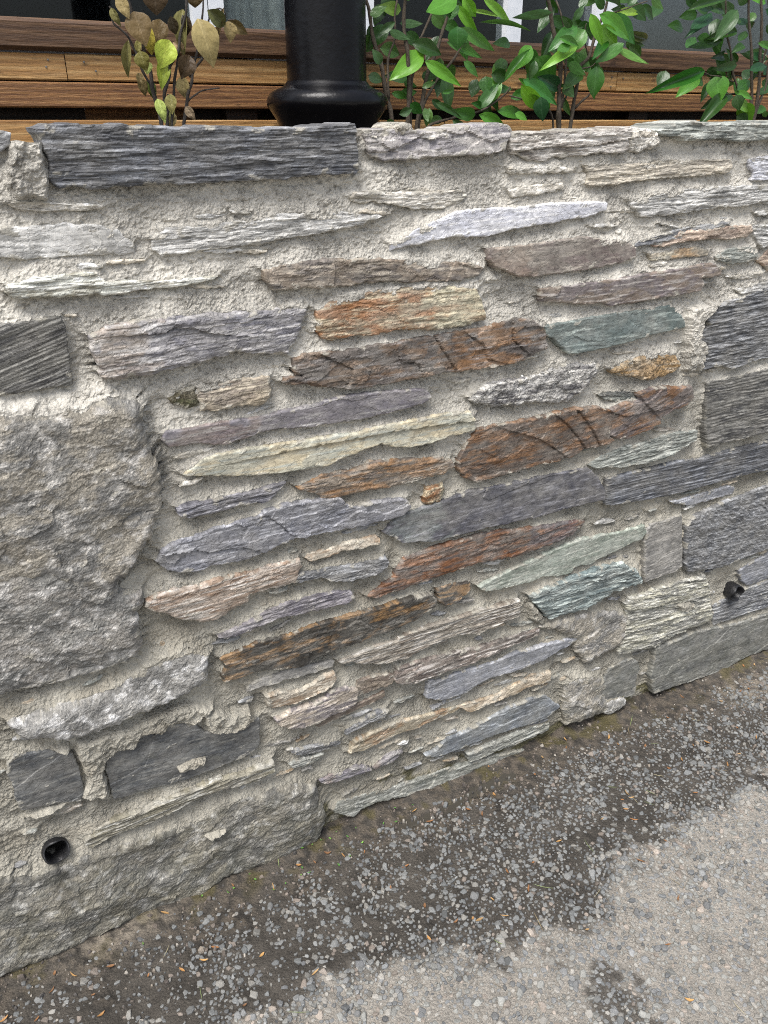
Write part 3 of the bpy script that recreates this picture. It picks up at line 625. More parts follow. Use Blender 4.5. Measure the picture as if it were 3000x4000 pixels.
# the wall goes on past both ends of the traced stretch in the same courses
NVIEW = len(STONES)
_rw = np.random.default_rng(33)
for x0_, x1_ in ((-1570, -985), (1470, 2480)):
    v_ = 40.0
    while v_ < 1340:
        hgt_ = _rw.uniform(40, 95); x_ = x0_ + _rw.uniform(0, 60)
        while x_ < x1_ - 90:
            l_ = min(_rw.uniform(140, 380), x1_ - x_)
            if l_ > 80:
                px_ = np.linspace(0, l_, 6); top_ = hgt_ * _rw.uniform(.78, 1.0, 6); bot_ = hgt_ * _rw.uniform(0, .15, 6)
                STONES.append((str(_rw.choice(['lam', 'cleft', 'smooth', 'rib'])), str(_rw.choice(['grey', 'darkgrey', 'greygreen', 'palegrey', 'brown', 'greyblue', 'greytan', 'purpgrey'])), int(_rw.integers(14, 24)),
                               ' '.join(['%d,%d' % (x_ + a_, v_ + b_) for a_, b_ in zip(px_, bot_)] + ['%d,%d' % (x_ + a_, v_ + b_) for a_, b_ in zip(px_[::-1], top_[::-1])])))
            x_ += l_ + _rw.uniform(14, 30)
        v_ += hgt_ + _rw.uniform(10, 22)
NTRACED = len(STONES)
# small packing slivers bedded in the joints between the slabs
_rs = np.random.default_rng(21)
_poly = [points(q[3]) for q in STONES]
_taken = []
for _ in range(3200):
    cu, cv = _rs.uniform(-820, 1320), 60 + 1270 * _rs.uniform(0, 1) ** 1.6
    l, t_ = _rs.uniform(16, 80), _rs.uniform(4, 11)
    a_ = _rs.normal(0.0, 0.09)
    ring = np.array([[-.5, -.1], [-.38, .3], [-.1, .5], [.2, .42], [.42, .2], [.5, -.05], [.3, -.4], [-.05, -.5], [-.35, -.35]]) * np.array([l, t_]) * _rs.uniform(.8, 1.15, (9, 2))
    ring = ring @ np.array([[math.cos(a_), math.sin(a_)], [-math.sin(a_), math.cos(a_)]]) + np.array([cu, cv])
    ok = all(sdf(ring, V_)[0].max() < -1.5 for V_ in _poly if (V_.min(0) - 12 < ring.max(0)).all() and (V_.max(0) + 12 > ring.min(0)).all())
    if ok and all(np.hypot((cu - x_) / 2.4, cv - y_) > 17 for x_, y_ in _taken) and not any((np.abs(np.array([cu, cv]) - np.array(q_)) < 60).all() for q_ in ((-697, 230), (1087, 280))):
        _taken.append((cu, cv))
        hi_ = cv > 900
        STONES.append((str(_rs.choice(['lam', 'cleft', 'lam'])), str(_rs.choice(['pale', 'palegrey', 'beige'] if hi_ else ['greygreen', 'greytan', 'greybrown', 'grey', 'palegrey', 'tanpale'])), int(_rs.integers(9, 17)), ' '.join('%.1f,%.1f' % tuple(q_) for q_ in ring)))
    if len(_taken) >= 190: break
GEOM = []          # what the mortar needs to know of each stone
LABELS = {0: 'long dark blue grey slate slab on top of the wall', 31: 'smooth teal green slate slab', 33: 'small rough ochre stone',
          26: 'rusty orange fibrous stone', 69: 'large rough brown grey granite block', 78: 'black slate slab stained orange',
          41: 'dark ribbed slate block', 44: 'dark slate block with diagonal chisel marks', 46: 'long yellowish green slate slab'}
for si, (style, pal, prot, ptxt) in enumerate(STONES):
    V = points(ptxt)
    if style not in ('granite', 'rough'): prot = prot * (0.92 if si < NTRACED else 0.8)
    step = 5.0 if NVIEW <= si < NTRACED else 2.0 if style != 'granite' else 2.6
    Q = outline(V, JAG[style], si, 2.6 if si < NTRACED else 0.0)
    c = Q.mean(0)
    cov = np.cov((Q - c).T); w_, ev = np.linalg.eigh(cov); ax = ev[:, 1]
    if ax[0] < 0: ax = -ax
    ang = math.atan2(ax[1], ax[0])
    if abs(ang) > math.radians(25): ang = 0.03
    lo = Q.min(0) - step * 1.5; hi = Q.max(0) + step * 1.5
    xs = np.arange(lo[0], hi[0] + step, step); ys = np.arange(lo[1], hi[1] + step, step)
    gx, gy = np.meshgrid(xs, ys)
    P = np.stack([gx.ravel(), gy.ravel()], 1)
    d, near = sdf(P, Q)
    ins = (d > 0).reshape(gx.shape)
    F = grid_faces(ins)
    for pu_, pv_ in ((-697, 230), (1087, 280), (1385, 10)):        # opening left for the weep pipes
        F = F[np.hypot(P[F[:, 0], 0] - pu_, P[F[:, 0], 1] - pv_) > 23]
    out = d <= 0
    P = np.where(out[:, None], near, P); d = np.maximum(d, 0)
    used = np.unique(F); remap = np.full(len(P), -1); remap[used] = np.arange(len(used))
    P = P[used]; d = d[used]; F = remap[F]
    R = P - c
    X = R[:, 0] * math.cos(ang) + R[:, 1] * math.sin(ang); Y = -R[:, 0] * math.sin(ang) + R[:, 1] * math.cos(ang)
    half = max(np.abs(Y).max(), 5.0); hx = max(np.abs(X).max(), 10.0)
    rs = np.random.default_rng(si + 5)
    ew = (3.2 if style in ('lam', 'rib', 'rib2', 'smooth', 'cleft', 'sawn', 'chisel') else 10.0 if style != 'granite' else 22.0)
    ew = np.minimum(ew * (1 + 0.5 * noise(P[:, 0] / 20, P[:, 1] / 20)), half * 0.7)
    e = np.clip(d / ew, 0, 1)
    pr0 = 0.45 if style in ('granite', 'rough') else 0.72
    prof = pr0 + (1 - pr0) * np.sqrt(np.maximum(0, 1 - (1 - e) ** 2))
    h = prot * prof + prot * (rs.uniform(-.22, .22) * X / hx + rs.uniform(-.25, .1) * Y / half)
    rel = relief(style, X, Y, si + 1, half)
    rel = rel - rel.mean()
    if style == 'granite': rel = rel * (0.35 + 0.65 * sstep(0, 25, d))
    h = h + rel * (0.7 + 0.3 * sstep(0, 5, d))
    # colour of the stone itself
    pl = PAL[pal]
    c0, c1, c2 = tone(pl[0]), tone(pl[1]), tone(pl[2])
    sx, sy = (95, 26) if style != 'granite' else (85, 60)
    o = si * 23.1
    n1 = fbm(X / sx + o, Y / sy, 4, 0.55); n2 = fbm(X / 80 + o, Y / 5.0 + 30, 3); n3 = fbm(X / 120 - o, Y / 60, 2)
    if style == 'granite': n2 = fbm(X / 30 + o, Y / 22, 4, 0.6)
    fc = chipf((X + 0.5 * Y) / 48 + o, (Y + 5 * fbm(X / 50, Y / 30, 3)) / 17, 0.5)
    fc2 = fbm(X / 22 + o, Y / 9, 4, 0.65)
    m1 = sstep(-0.3, 0.3, 0.75 * n1 + 0.55 * fc + 0.3 * fc2 + (pl[3] - 0.5) * 1.2); m2 = sstep(0.02, 0.5, n2 + (pl[4] - 0.45))
    col = c0 + (c1 - c0) * m1[:, None]
    if len(pl) > 6:
        cg, f0, f1 = pl[6]
        xx = (X / hx + 1) / 2 + 0.12 * fbm(X / 40, Y / 20, 3)
        mid = (f0 + f1) / 2; hw = max((f1 - f0) / 2, 0.05)
        mg = 1 - sstep(hw * 0.6, hw * 1.25, np.abs(xx - mid))
        col = col + (tone(cg) - col) * (mg * (0.65 + 0.5 * np.clip(n2, -.5, .5)))[:, None]
    col = col + (c2 - col) * (m2 * 0.75)[:, None]
    # iron staining and weather specks
    col = col * (1 + 0.2 * n3 + 0.16 * fc)[:, None]
    # mortar left on the face when the joints were filled
    sm = pl[5]
    k = fbm(P[:, 0] / 34 + o, P[:, 1] / 20, 5, 0.62) + 0.75 * (1 - sstep(0, 16, d)) + (sm - 0.97) * 1.25
    ms = sstep(0.05, 0.35, k) * 0.8
    dust = np.clip(0.10 + 0.16 * fbm(P[:, 0] / 60 + o, P[:, 1] / 45 + 7, 4, 0.6) + 0.5 * sm * 0.3, 0, 0.4)
    col = col + (lin('aaa69c') - col) * dust[:, None]
    # fresh pale breaks along the arris
    arris = (1 - sstep(0, 5, d)) * sstep(-0.1, 0.3, fbm(P[:, 0] / 25 - o, P[:, 1] / 25, 3))
    col = col * (1 + 0.35 * arris)[:, None]
    flk = sstep(0.3, 0.6, fbm(X / 16 + o, Y / 9, 4, 0.65)); flk2 = sstep(0.3, 0.6, fbm(X / 22 - o, Y / 12 + 9, 4, 0.65))
    col = col * (1 + 0.24 * flk - 0.2 * flk2)[:, None]
    col = col + (MORTAR * 0.95 - col) * ms[:, None]
    h = h + 1.2 * ms
    for cr in CRACKS:
        Cp = points(cr)
        if (Cp.max(0) < lo).any() or (Cp.min(0) > hi).any(): continue
        best = np.full(len(P), 1e9); sgn = np.zeros(len(P))
        for q0, q1 in zip(Cp[:-1], Cp[1:]):
            ee = q1 - q0; tt = np.clip(((P - q0) @ ee) / (ee @ ee), 0, 1)
            rr = P - q0 - tt[:, None] * ee; dd = np.hypot(rr[:, 0], rr[:, 1]) + 3.4 * fbm(P[:, 0] / 15, P[:, 1] / 15, 4, 0.6)
            mm = dd < best; best = np.where(mm, dd, best); sgn = np.where(mm, np.sign(ee[0] * rr[:, 1] - ee[1] * rr[:, 0]), sgn)
        h = h - 3.0 * np.exp(-np.maximum(best, 0) ** 2 / 1.4) * (0.15 + 0.85 * sstep(-.25, .3, noise(P[:, 0] / 18, P[:, 1] / 18))) + 2.8 * sgn * np.exp(-np.maximum(best, 0) / 30)
    # damp green film low on the wall
    grn = sstep(-0.1, 0.5, fbm(P[:, 0] / 50 + 9, P[:, 1] / 40, 3) + 0.55 - P[:, 1] / 330) * (P[:, 1] < 420) * (0.12 if style == 'granite' else 0.10)
    col = col + (lin('6a6849') - col) * grn[:, None]
    for pu_, pv_ in ((-697, 222), (1087, 272)):                  # run-off stain under the weep pipes
        st_ = np.exp(-((P[:, 0] - pu_ + 5 * noise(P[:, 1] / 25, P[:, 0] / 60)) / 13) ** 2) * (P[:, 1] < pv_) * np.exp(-np.maximum(pv_ - P[:, 1], 0) / 130)
        col = col * (1 - 0.5 * st_)[:, None]
    deep = -70.0 if Q[:, 1].max() > 1418 else -28.0
    rim = rim_edges(F); ru = np.unique(rim); n0 = len(P)
    top = {}
    cof = np.stack([R[:, 0], -h, R[:, 1]], 1)
    # the side of the stone: its own copy of the rim, then one ring back in the bed
    m = np.full(n0, -1); m[ru] = np.arange(len(ru))
    ringA = cof[ru]
    ringB = ringA.copy(); ringB[:, 1] = -deep
    a = m[rim[:, 0]]; b = m[rim[:, 1]]
    nA = n0; nB = n0 + len(ru)
    SF = np.stack([nA + b, nA + a, nB + a, nB + b], 1)
    co = np.concatenate([cof, ringA, ringB]) / 1000.0
    cc = np.concatenate([col, col[ru], col[ru]]); uvv = np.stack([X, Y], 1) / 1000.0 + np.array([si * 0.37, si * 0.21])
    uvs = np.concatenate([uvv, uvv[ru], uvv[ru] + np.array([0.0, 0.03])])
    me = np_mesh('stone', co, [F, SF], np.clip(cc, 0.01, 0.85), uvs, False)
    ob = link('stone', me, MS[MATKEY[style]], wall, (c[0] / 1000, 0, c[1] / 1000))
    if si in LABELS: ob['label'] = LABELS[si]
    GEOM.append((Q, prot, style))

# ---------------------------------------------------------------- mortar face
mu = np.arange(-1250, 2150, 2.6); mv = np.linspace(-30, 1428, 560)
mu = np.concatenate([np.arange(-1600, -960, 12.0), np.arange(-960, 1500, 2.6), np.arange(1500, 2600, 12.0)])
GU, GV = np.meshgrid(mu, mv)
sh = GU.shape
u = GU.ravel().copy(); v = GV.ravel().copy()
tv = sstep(1300, 1428, v)
v = v + tv * (5 * fbm(u / 60, 0 * u, 3) - 2)
wv_ = v + 4 * fbm(u / 40, v / 40, 2)
hm = 3.5 * fbm(u / 80, v / 42, 3) + 3.2 * chipf(u / 62, wv_ / 17, 0.5, False) + 2.0 * chipf(u / 24, wv_ / 9, 0.5) + (0.35 + 0.95 * sstep(-0.35, 0.35, fbm(u / 90 + 5, v / 60, 3))) * (2.0 * chipf(u / 8.5, wv_ / 6.5, 0.3, False) + 1.6 * fbm(u / 7, v / 6, 3, 0.65))
hm = hm - 1.6 + 3.6 * sstep(800, 1200, v)
cover = np.full(len(u), -1e3); lift = np.zeros(len(u)); und = np.zeros(len(u))
for Q, prot, style in GEOM:
    lo = Q.min(0) - 36; hi = Q.max(0) + 36
    k = np.nonzero((u > lo[0]) & (u < hi[0]) & (v > lo[1]) & (v < hi[1]))[0]
    if not len(k): continue
    P = np.stack([u[k], v[k]], 1)
    d, near = sdf(P, Q)
    cover[k] = np.maximum(cover[k], d)
    dd = np.maximum(-d, 0)
    up = (v[k] - near[:, 1]) * np.sign(-d) / (np.abs(d) + 1e-3)
    below = sstep(-0.2, 0.7, up)      # mortar lying on a stone's upper edge
    above = sstep(-0.2, 0.7, -up)      # mortar under a stone
    lift[k] = np.maximum(lift[k], below * 0.66 * prot * np.exp(-dd / 18))
    side = (1 - below) * (1 - above) * 0.5 * prot * np.exp(-dd / 12)
    lift[k] = np.maximum(lift[k], side)
    und[k] = np.maximum(und[k], above * np.exp(-dd / 15) * min(prot, 26) * 0.22)
hm = hm + lift - und * (1 - np.clip(lift / 8, 0, 1))
for hh, ptxt in LUMPS:
    Q = outline(points(ptxt), 3.2, hh)
    lo = Q.min(0) - 3; hi = Q.max(0) + 3
    k = np.nonzero((u > lo[0]) & (u < hi[0]) & (v > lo[1]) & (v < hi[1]))[0]
    d, near = sdf(np.stack([u[k], v[k]], 1), Q)
    b = sstep(0, 9, d)
    rough = 4.5 * fbm(u[k] / 20, v[k] / 16, 4, 0.6) + 1.5 * noise(u[k] / 5, v[k] / 5)
    hm[k] = hm[k] * (1 - b) + b * (hh + rough)
    cover[k] = np.where(d > 1, np.minimum(cover[k], 0), cover[k])
hm = np.where(v < 60, hm - 0.0, hm)
# colour: top skylight and foot shade painted in, sandier lower down, specks of lichen
mc = np.repeat(MORTAR[None], len(u), 0)
n1 = fbm(u / 120, v / 80, 4); n2 = fbm(u / 30, v / 22, 4, 0.6)
mc = mc * (1 + 0.12 * n1 + 0.1 * n2)[:, None]
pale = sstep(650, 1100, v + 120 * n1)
mc = mc + (lin('c5c1b7') - mc) * (0.85 * pale)[:, None]  # upper mortar paler: mostly extra skylight put into the colour
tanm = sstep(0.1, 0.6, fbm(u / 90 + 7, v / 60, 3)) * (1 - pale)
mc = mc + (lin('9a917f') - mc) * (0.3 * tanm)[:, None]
speck = sstep(0.5, 0.75, fbm(u / 13, v / 9, 3, 0.7) + 0.35 * fbm(u / 130, v / 90 + 3, 3)) * sstep(850, 1000, v)
mc = mc + (lin('4b463e') - mc) * (0.5 * speck)[:, None]
foot_shade = sstep(260, 20, v + 60 * n1 - 0.0 * u) * (0.5)  # darker towards the foot: dimmer light there painted into the mortar
mc = mc + (lin('7d786a') - mc) * foot_shade[:, None]
moss = sstep(0.0, 0.5, fbm(u / 45 + 3, v / 30, 4) + 0.7 - v / 70) * (v < 150)
mc = mc + (lin('55512f') - mc) * (0.75 * moss)[:, None]
for pu_, pv_ in ((-697, 222), (1087, 272)):
    st_ = np.exp(-((u - pu_ + 5 * noise(v / 25, u / 60)) / 13) ** 2) * (v < pv_) * np.exp(-np.maximum(pv_ - v, 0) / 130)
    mc = mc * (1 - 0.5 * st_)[:, None]
ny, nx = sh
idx = np.arange(ny * nx).reshape(sh)
keep = ~((cover.reshape(sh)[:-1, :-1] > 9) & (cover.reshape(sh)[1:, :-1] > 9) & (cover.reshape(sh)[:-1, 1:] > 9) & (cover.reshape(sh)[1:, 1:] > 9))
for pu_, pv_, pr_ in ((-697, 230, 21), (1087, 280, 21), (1385, 10, 26)): keep &= np.hypot(GU[:-1, :-1] - pu_, GV[:-1, :-1] - pv_) > pr_
j, i = np.nonzero(keep)
F = np.stack([idx[j, i], idx[j, i + 1], idx[j + 1, i + 1], idx[j + 1, i]], 1)
co = np.stack([u, -hm, v], 1)
# top of the joint carried back over the wall
ti = idx[-1]; back = co[ti].copy(); back[:, 1] = 205; back[:, 2] -= 22
mid = co[ti].copy(); mid[:, 1] = 60; mid[:, 2] -= 10 + 4 * fbm(mid[:, 0] / 30, mid[:, 0] * 0 + 3, 3)
n0 = len(co); nT = len(ti)
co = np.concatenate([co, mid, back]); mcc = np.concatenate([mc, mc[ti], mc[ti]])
r = np.arange(nT - 1)
TF = np.concatenate([np.stack([ti[:-1], ti[1:], n0 + r + 1, n0 + r], 1), np.stack([n0 + r, n0 + r + 1, n0 + nT + r + 1, n0 + nT + r], 1)])
F = np.concatenate([F, TF])
used = np.unique(F); rm = np.full(len(co), -1); rm[used] = np.arange(len(used))
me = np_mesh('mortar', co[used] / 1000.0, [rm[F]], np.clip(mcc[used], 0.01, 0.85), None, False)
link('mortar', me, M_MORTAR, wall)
b = MB(); b.box(-1.58, 2.58, 0.045, 0.20, -0.3, 1.40)
cm = NT('wall_core_mortar'); cm.base(lin('a39c8e')); cm.rough(0.95)
b.build('core', cm.m, wall)

# weep pipes through the wall
pm = NT('black_plastic'); pm.base((0.012, 0.012, 0.013)); pm.rough(0.45)
o_ = pm.coord('Object', (1, 1, 1)); pm.bump(pm.tex(o_, 160, 3), 0.0015)
for (pu, pv, pr, out, yaw, pit) in ((-0.697, 0.230, 0.024, 0.016, 0.15, -0.25), (1.087, 0.280, 0.023, 0.032, -0.02, 0.0), (1.385, 0.01, 0.03, 0.03, -.2, 0)):
    b = MB()
    prof = [(pr * 0.86, 0.09), (pr * 0.86, -out), (pr * 0.93, -out - 0.001), (pr, -out + 0.003), (pr * 1.0, -out + 0.010), (pr * 1.03, -out + 0.013), (pr * 1.0, -out + 0.016), (pr, 0.03)]
    b.lathe(prof, 40)
    nb = len(b.v); b.v.append((0, 0, 0.085)); b.f += [[k, (k + 1) % 40, nb] for k in range(40)]
    # lathe axis z -> into the wall (+y), with uneven cut lip
    vv = []
    for (x, y, z) in b.v:
        z2 = z + (0.004 * math.sin(3 * math.atan2(y, x) + pu * 9) if z < 0 else 0)
        vv.append((x * (1 + .03 * math.sin(2 * math.atan2(y, x))), z2, y))
    b.v = vv
    pipe = b.build('weep_pipe', pm.m, wall, (pu, 0, pv), True)
    pipe.rotation_euler = (pit, 0, yaw)
    pipe['label'] = 'black plastic weep pipe sticking out of the wall'

# ---------------------------------------------------------------- road and dirt at the foot of the wall
BU = [-3, -.423, -.344, -.265, -.143, -.009, .106, .232, .359, .545, .687, .856, 1.2, 3]
BD = [.36, .355, .344, .342, .373, .436, .47, .474, .404, .393, .376, .383, .34, .30]
def dirt_mask(u, n):
    """1 in the dirt washed against the wall, 0 on the swept road; u along the wall, n metres out from it"""
    b = np.interp(u, BU, BD)
    w = 0.055 * fbm(u * 14, n * 14, 4, 0.6)
    m = sstep(-0.04, 0.04, b - n + w)
    tong = np.hypot((u - 0.155 + 0.1 * (n - .6)) / 0.055, (n - 0.64) / 0.10) + 0.5 * fbm(u * 20, n * 20, 3)
    return np.maximum(m, 0.85 * (1 - sstep(0.7, 1.15, tong)))
gu = np.concatenate([-np.geomspace(60, 1.25, 26), np.arange(-1.2, 1.72, 0.0048), np.geomspace(1.75, 60, 26)])
gn = np.concatenate([-np.geomspace(60, 0.1, 20), np.arange(-0.06, 1.06, 0.0048), np.geomspace(1.1, 60, 26)])
A, B = np.meshgrid(gu, gn); sh = A.shape; a = A.ravel(); n = B.ravel()
dm = dirt_mask(a, n)
z = 0.0025 * fbm(a * 9, n * 9, 3) + 0.0012 * fbm(a * 60, n * 60, 3) * (0.6 + dm)
z += 0.014 * np.exp(-np.maximum(n, 0) / 0.035) * (0.6 + 0.8 * fbm(a * 12, n * 25, 3))         # dirt banked against the stones
z -= 0.008 * np.exp(-((n - 0.072 - 0.01 * np.sin(a * 17)) / 0.016) ** 2) * np.exp(-((a - 0.16) / 0.2) ** 4)          # gutter dip that holds the water
z = np.where(n < -0.05, -0.01, z)
z = np.where((np.abs(a) > 2.2) | (n > 1.3), 0, z)
dirt = lin('4a4640'); road = lin('969188')
x1 = fbm(a * 11, n * 11, 4); x2 = fbm(a * 45, n * 45, 4, 0.6)
cD = dirt[None] * (1 + 0.35 * x1 + 0.25 * x2)[:, None]
near = sstep(0.16, 0.05, n + 0.08 * x1)
cD = cD + (lin('6f6558') - cD) * (0.5 * near * sstep(-.3, .3, x2))[:, None]
moss = sstep(0.1, 0.5, fbm(a * 16 + 4, n * 16, 3)) * sstep(0.12, 0.03, n)
cD = cD + (lin('5a5330') - cD) * (0.6 * moss)[:, None]
sandy = np.exp(-((a + 0.62) / 0.10) ** 2 - ((n - 0.055) / 0.03) ** 2) + np.exp(-((a - 1.12) / 0.12) ** 2 - ((n - 0.12) / 0.05) ** 2)
cD = cD + (lin('958c7e') - cD) * np.clip(0.7 * sandy * (0.7 + x2), 0, 0.8)[:, None]
cR = road[None] * (1 + 0.10 * x1 + 0.16 * x2)[:, None]
gc = cR + (cD - cR) * dm[:, None]
ws = P0[None] + a[:, None] * UX[None] - n[:, None] * BK[None]
co = np.stack([ws[:, 0], ws[:, 1], z], 1)
idx = np.arange(len(a)).reshape(sh)
F = np.stack([idx[:-1, :-1].ravel(), idx[1:, :-1].ravel(), idx[1:, 1:].ravel(), idx[:-1, 1:].ravel()], 1)
t = NT('road_grit')
o_ = t.coord('Object', (1, 1, 1))
g1 = t.tex(o_, 380, 5, 0.75); g2 = t.vor(o_, 170)
k1 = t.ramp(g1, [(0.3, 0.6), (0.5, 1.0), (0.7, 1.4)])
t.base(t.mix(1.0, t.attr(), k1, 'MULTIPLY')); t.rough(0.85); t.b.inputs['Specular IOR Level'].default_value = 0.3
t.bump(t.math('ADD', g1, t.math('MULTIPLY', g2, -0.8)), 0.004)
tag(link('road', np_mesh('road', co, [F], np.clip(gc, 0.01, 0.9)), t.m), kind='structure')

# aggregate: chips set in the road, washed clear of dirt or half buried in it
def chips(name, uu, nn, size, cols, proud):
    m = len(uu); K = 7
    ang = RNG.uniform(0, 6.283, m)[:, None] + np.arange(K)[None] * 6.2832 / K + RNG.uniform(-.28, .28, (m, K))
    rr = size[:, None] * RNG.uniform(0.62, 1.15, (m, K)) * 0.5
    st = RNG.uniform(0.62, 1.0, m)[:, None]; rot = RNG.uniform(0, 6.283, m)[:, None]
    ex, ey = rr * np.cos(ang), rr * np.sin(ang) * st
    X = ex * np.cos(rot) - ey * np.sin(rot); Y = ex * np.sin(rot) + ey * np.cos(rot)
    cx = (P0[None] + uu[:, None] * UX[None] - nn[:, None] * BK[None])
    hgt = proud * size * RNG.uniform(0.6, 1.3, m)
    tl = RNG.normal(0, 0.22, (m, 2))
    base = np.stack([cx[:, 0, None] + X * 1.12, cx[:, 1, None] + Y * 1.12, np.full((m, K), -0.004)], 2)
    mid = np.stack([cx[:, 0, None] + X, cx[:, 1, None] + Y, hgt[:, None] * 0.55 + X * tl[:, :1] + Y * tl[:, 1:]], 2)
    top = np.stack([cx[:, 0, None] + X * 0.62, cx[:, 1, None] + Y * 0.62, hgt[:, None] + 0.62 * (X * tl[:, :1] + Y * tl[:, 1:])], 2)
    V = np.concatenate([base, mid, top], 1).reshape(-1, 3)
    o = np.arange(m)[:, None] * (3 * K); k = np.arange(K)[None]; k2 = (k + 1) % K
    q1 = np.stack([o + k, o + k2, o + K + k2, o + K + k], 2).reshape(-1, 4)
    q2 = np.stack([o + K + k, o + K + k2, o + 2 * K + k2, o + 2 * K + k], 2).reshape(-1, 4)
    tp = (o + 2 * K + k).reshape(-1, K)
    c = np.repeat(cols, 3 * K, 0)
    return np_mesh(name, V, [np.concatenate([q1, q2]), tp], c, None, False)
def scatter(num, spacing, u0, u1, n0, n1, accept):
    cell = {}
    out = []
    cand = np.stack([RNG.uniform(u0, u1, num), RNG.uniform(n0, n1, num)], 1)
    cand = cand[accept(cand[:, 0], cand[:, 1]) > RNG.uniform(0, 1, num)]
    for p in cand:
        k = (int(p[0] / spacing), int(p[1] / spacing)); ok = True
        for i in (-1, 0, 1):
            for j in (-1, 0, 1):
                for q in cell.get((k[0] + i, k[1] + j), ()):
                    if (q[0] - p[0]) ** 2 + (q[1] - p[1]) ** 2 < spacing * spacing: ok = False; break
        if ok: cell.setdefault(k, []).append(p); out.append(p)
    return np.array(out)
ct = NT('chip_stone')
o_ = ct.coord('Object', (1, 1, 1)); g1 = ct.tex(o_, 500, 4, 0.7)
ct.base(ct.mix(1.0, ct.attr(), ct.ramp(g1, [(0.3, 0.75), (0.7, 1.25)]), 'MULTIPLY')); ct.rough(0.75); ct.bump(g1, 0.001)
def chip_cols(m, names, wts):
    b = np.array([lin(h) for h in names])[RNG.choice(len(names), m, p=wts)]
    return np.clip(b * RNG.normal(1, 0.16, (m, 1)), 0.03, 0.8)
# in the dirt
def acc_d(u, n):
    dens = 0.12 + 0.80 * sstep(0.02, 0.24, n - 0.03 * np.sin(u * 9) + 0.05 * fbm(u * 8, n * 8, 3)) * sstep(-0.5, 0.35, fbm(u * 7 + 5, n * 7, 3) + 0.35 * u)
    edge = sstep(0.045, 0.12, n + 0.02 * fbm(u * 10, n * 10, 2))
    return dirt_mask(u, n) * dens * edge
P = scatter(120000, 0.0066, -1.0, 1.6, 0.03, 0.8, acc_d)
sz = np.clip(RNG.lognormal(math.log(0.0080), 0.42, len(P)), 0.003, 0.019)
me = chips('pale_chips', P[:, 0], P[:, 1], sz, chip_cols(len(P), ['727371', '696b6a', '7a7872', '7a7168', '5e5f5f'], [.4, .25, .18, .07, .1]), 0.22)
tag(link('pale_chips', me, ct.m), 'pale stone chips showing through the dirt by the wall', 'gravel', kind='stuff')
# on the swept road
P = scatter(90000, 0.0074, -1.0, 1.7, 0.25, 1.05, lambda u, n: 1 - dirt_mask(u, n))
sz = np.clip(RNG.lognormal(math.log(0.0090), 0.38, len(P)), 0.004, 0.019)
me = chips('road_chips', P[:, 0], P[:, 1], sz, chip_cols(len(P), ['84847f', '797a79', '8d8a83', '90877d', '6d6f6f'], [.36, .24, .22, .08, .1]), 0.27)
tag(link('road_chips', me, ct.m), 'grey aggregate chips of the swept road surface', 'gravel', kind='stuff')
# fine grit and crumbs against the foot of the wall
P = scatter(9000, 0.004, -1.0, 1.6, 0.0, 0.30, lambda u, n: np.exp(-n / 0.09))
sz = np.clip(RNG.lognormal(math.log(0.0045), 0.45, len(P)), 0.002, 0.014)
me = chips('grit', P[:, 0], P[:, 1], sz, chip_cols(len(P), ['6b6259', '57504a', '857c70', '4a4744', '9a948a'], [.3, .3, .15, .15, .1]), 0.5)
tag(link('grit', me, ct.m), 'brown grit and crumbs along the foot of the wall', 'grit', kind='stuff')

# orange bud scales and dry scraps strewn over the dirt: small curled leaf blades
def litter(name, num, cols, L, Wd, acc, curl, n1=0.9):
    P = scatter(num * 6, 0.012, -0.95, 1.5, 0.01, n1, acc)[:num]
    V = []; Fq = []; C = []
    for p in P:
        c = P0 + UX * p[0] - BK * p[1]; an = random.uniform(0, 6.28)
        dx = np.array([math.cos(an), math.sin(an), 0]); dy = np.array([-math.sin(an), math.cos(an), 0])
        l = random.uniform(*L); w = random.uniform(*Wd); cu = random.uniform(*curl); o = len(V)
        for k in range(5):
            s_ = k / 4; ww = w * math.sin(math.pi * min(max(s_ * .86 + .07, 0), 1)) * .5
            zc = 0.004 + cu * l * (abs(s_ - .5) * 1.6) ** 2
            for e in (-1, 0, 1):
                V.append(c + dx * (s_ - .5) * l + dy * ww * e + dy * cu * l * .3 * math.sin(s_ * 3) + np.array([0, 0, zc + abs(e) * w * .22]))
                C.append(None)
        cc = lin(random.choice(cols)) * random.uniform(.7, 1.15)
        for q in range(o, o + 15): C[q] = cc
        for k in range(4):
            for e in range(2):
                r = o + k * 3 + e; Fq.append((r, r + 1, r + 4, r + 3))
    return np_mesh(name, np.array(V), [np.array(Fq)], np.array(C))
lt = NT('dry_leaf'); lt.base(lt.attr()); lt.rough(0.7)
me = litter('leaf_litter', 120, ['9c7444', '8f633a', 'a8834f', '7d5a3a', 'a3855a'], (0.007, 0.019), (0.0025, 0.006), lambda u, n: 0.15 + 0.85 * dirt_mask(u, n), (0.05, 0.35))
tag(link('leaf_litter', me, lt.m), 'orange brown leaf scraps strewn over the dirt', 'leaf litter', kind='stuff')
me = litter('dry_stalks', 60, ['8a7c5a', '6d6048', 'a09878', '7d8a5a'], (0.02, 0.05), (0.0009, 0.0016), lambda u, n: 0.3 + 0.7 * dirt_mask(u, n), (0.0, 0.12))
tag(link('dry_stalks', me, lt.m), 'thin dry stalks lying on the dirt', 'stalks', kind='stuff')
me = litter('seedlings', 90, ['5d8a35', '6e9a40', '4a7a30'], (0.004, 0.009), (0.002, 0.004), lambda u, n: np.exp(-((u + 0.2) / 0.22) ** 2) * np.exp(-((n - 0.05) / 0.05) ** 2), (0.2, 0.6), 0.2)
tag(link('seedlings', me, lt.m), 'tiny green seedlings in the dirt below the wall', 'seedlings', kind='stuff')

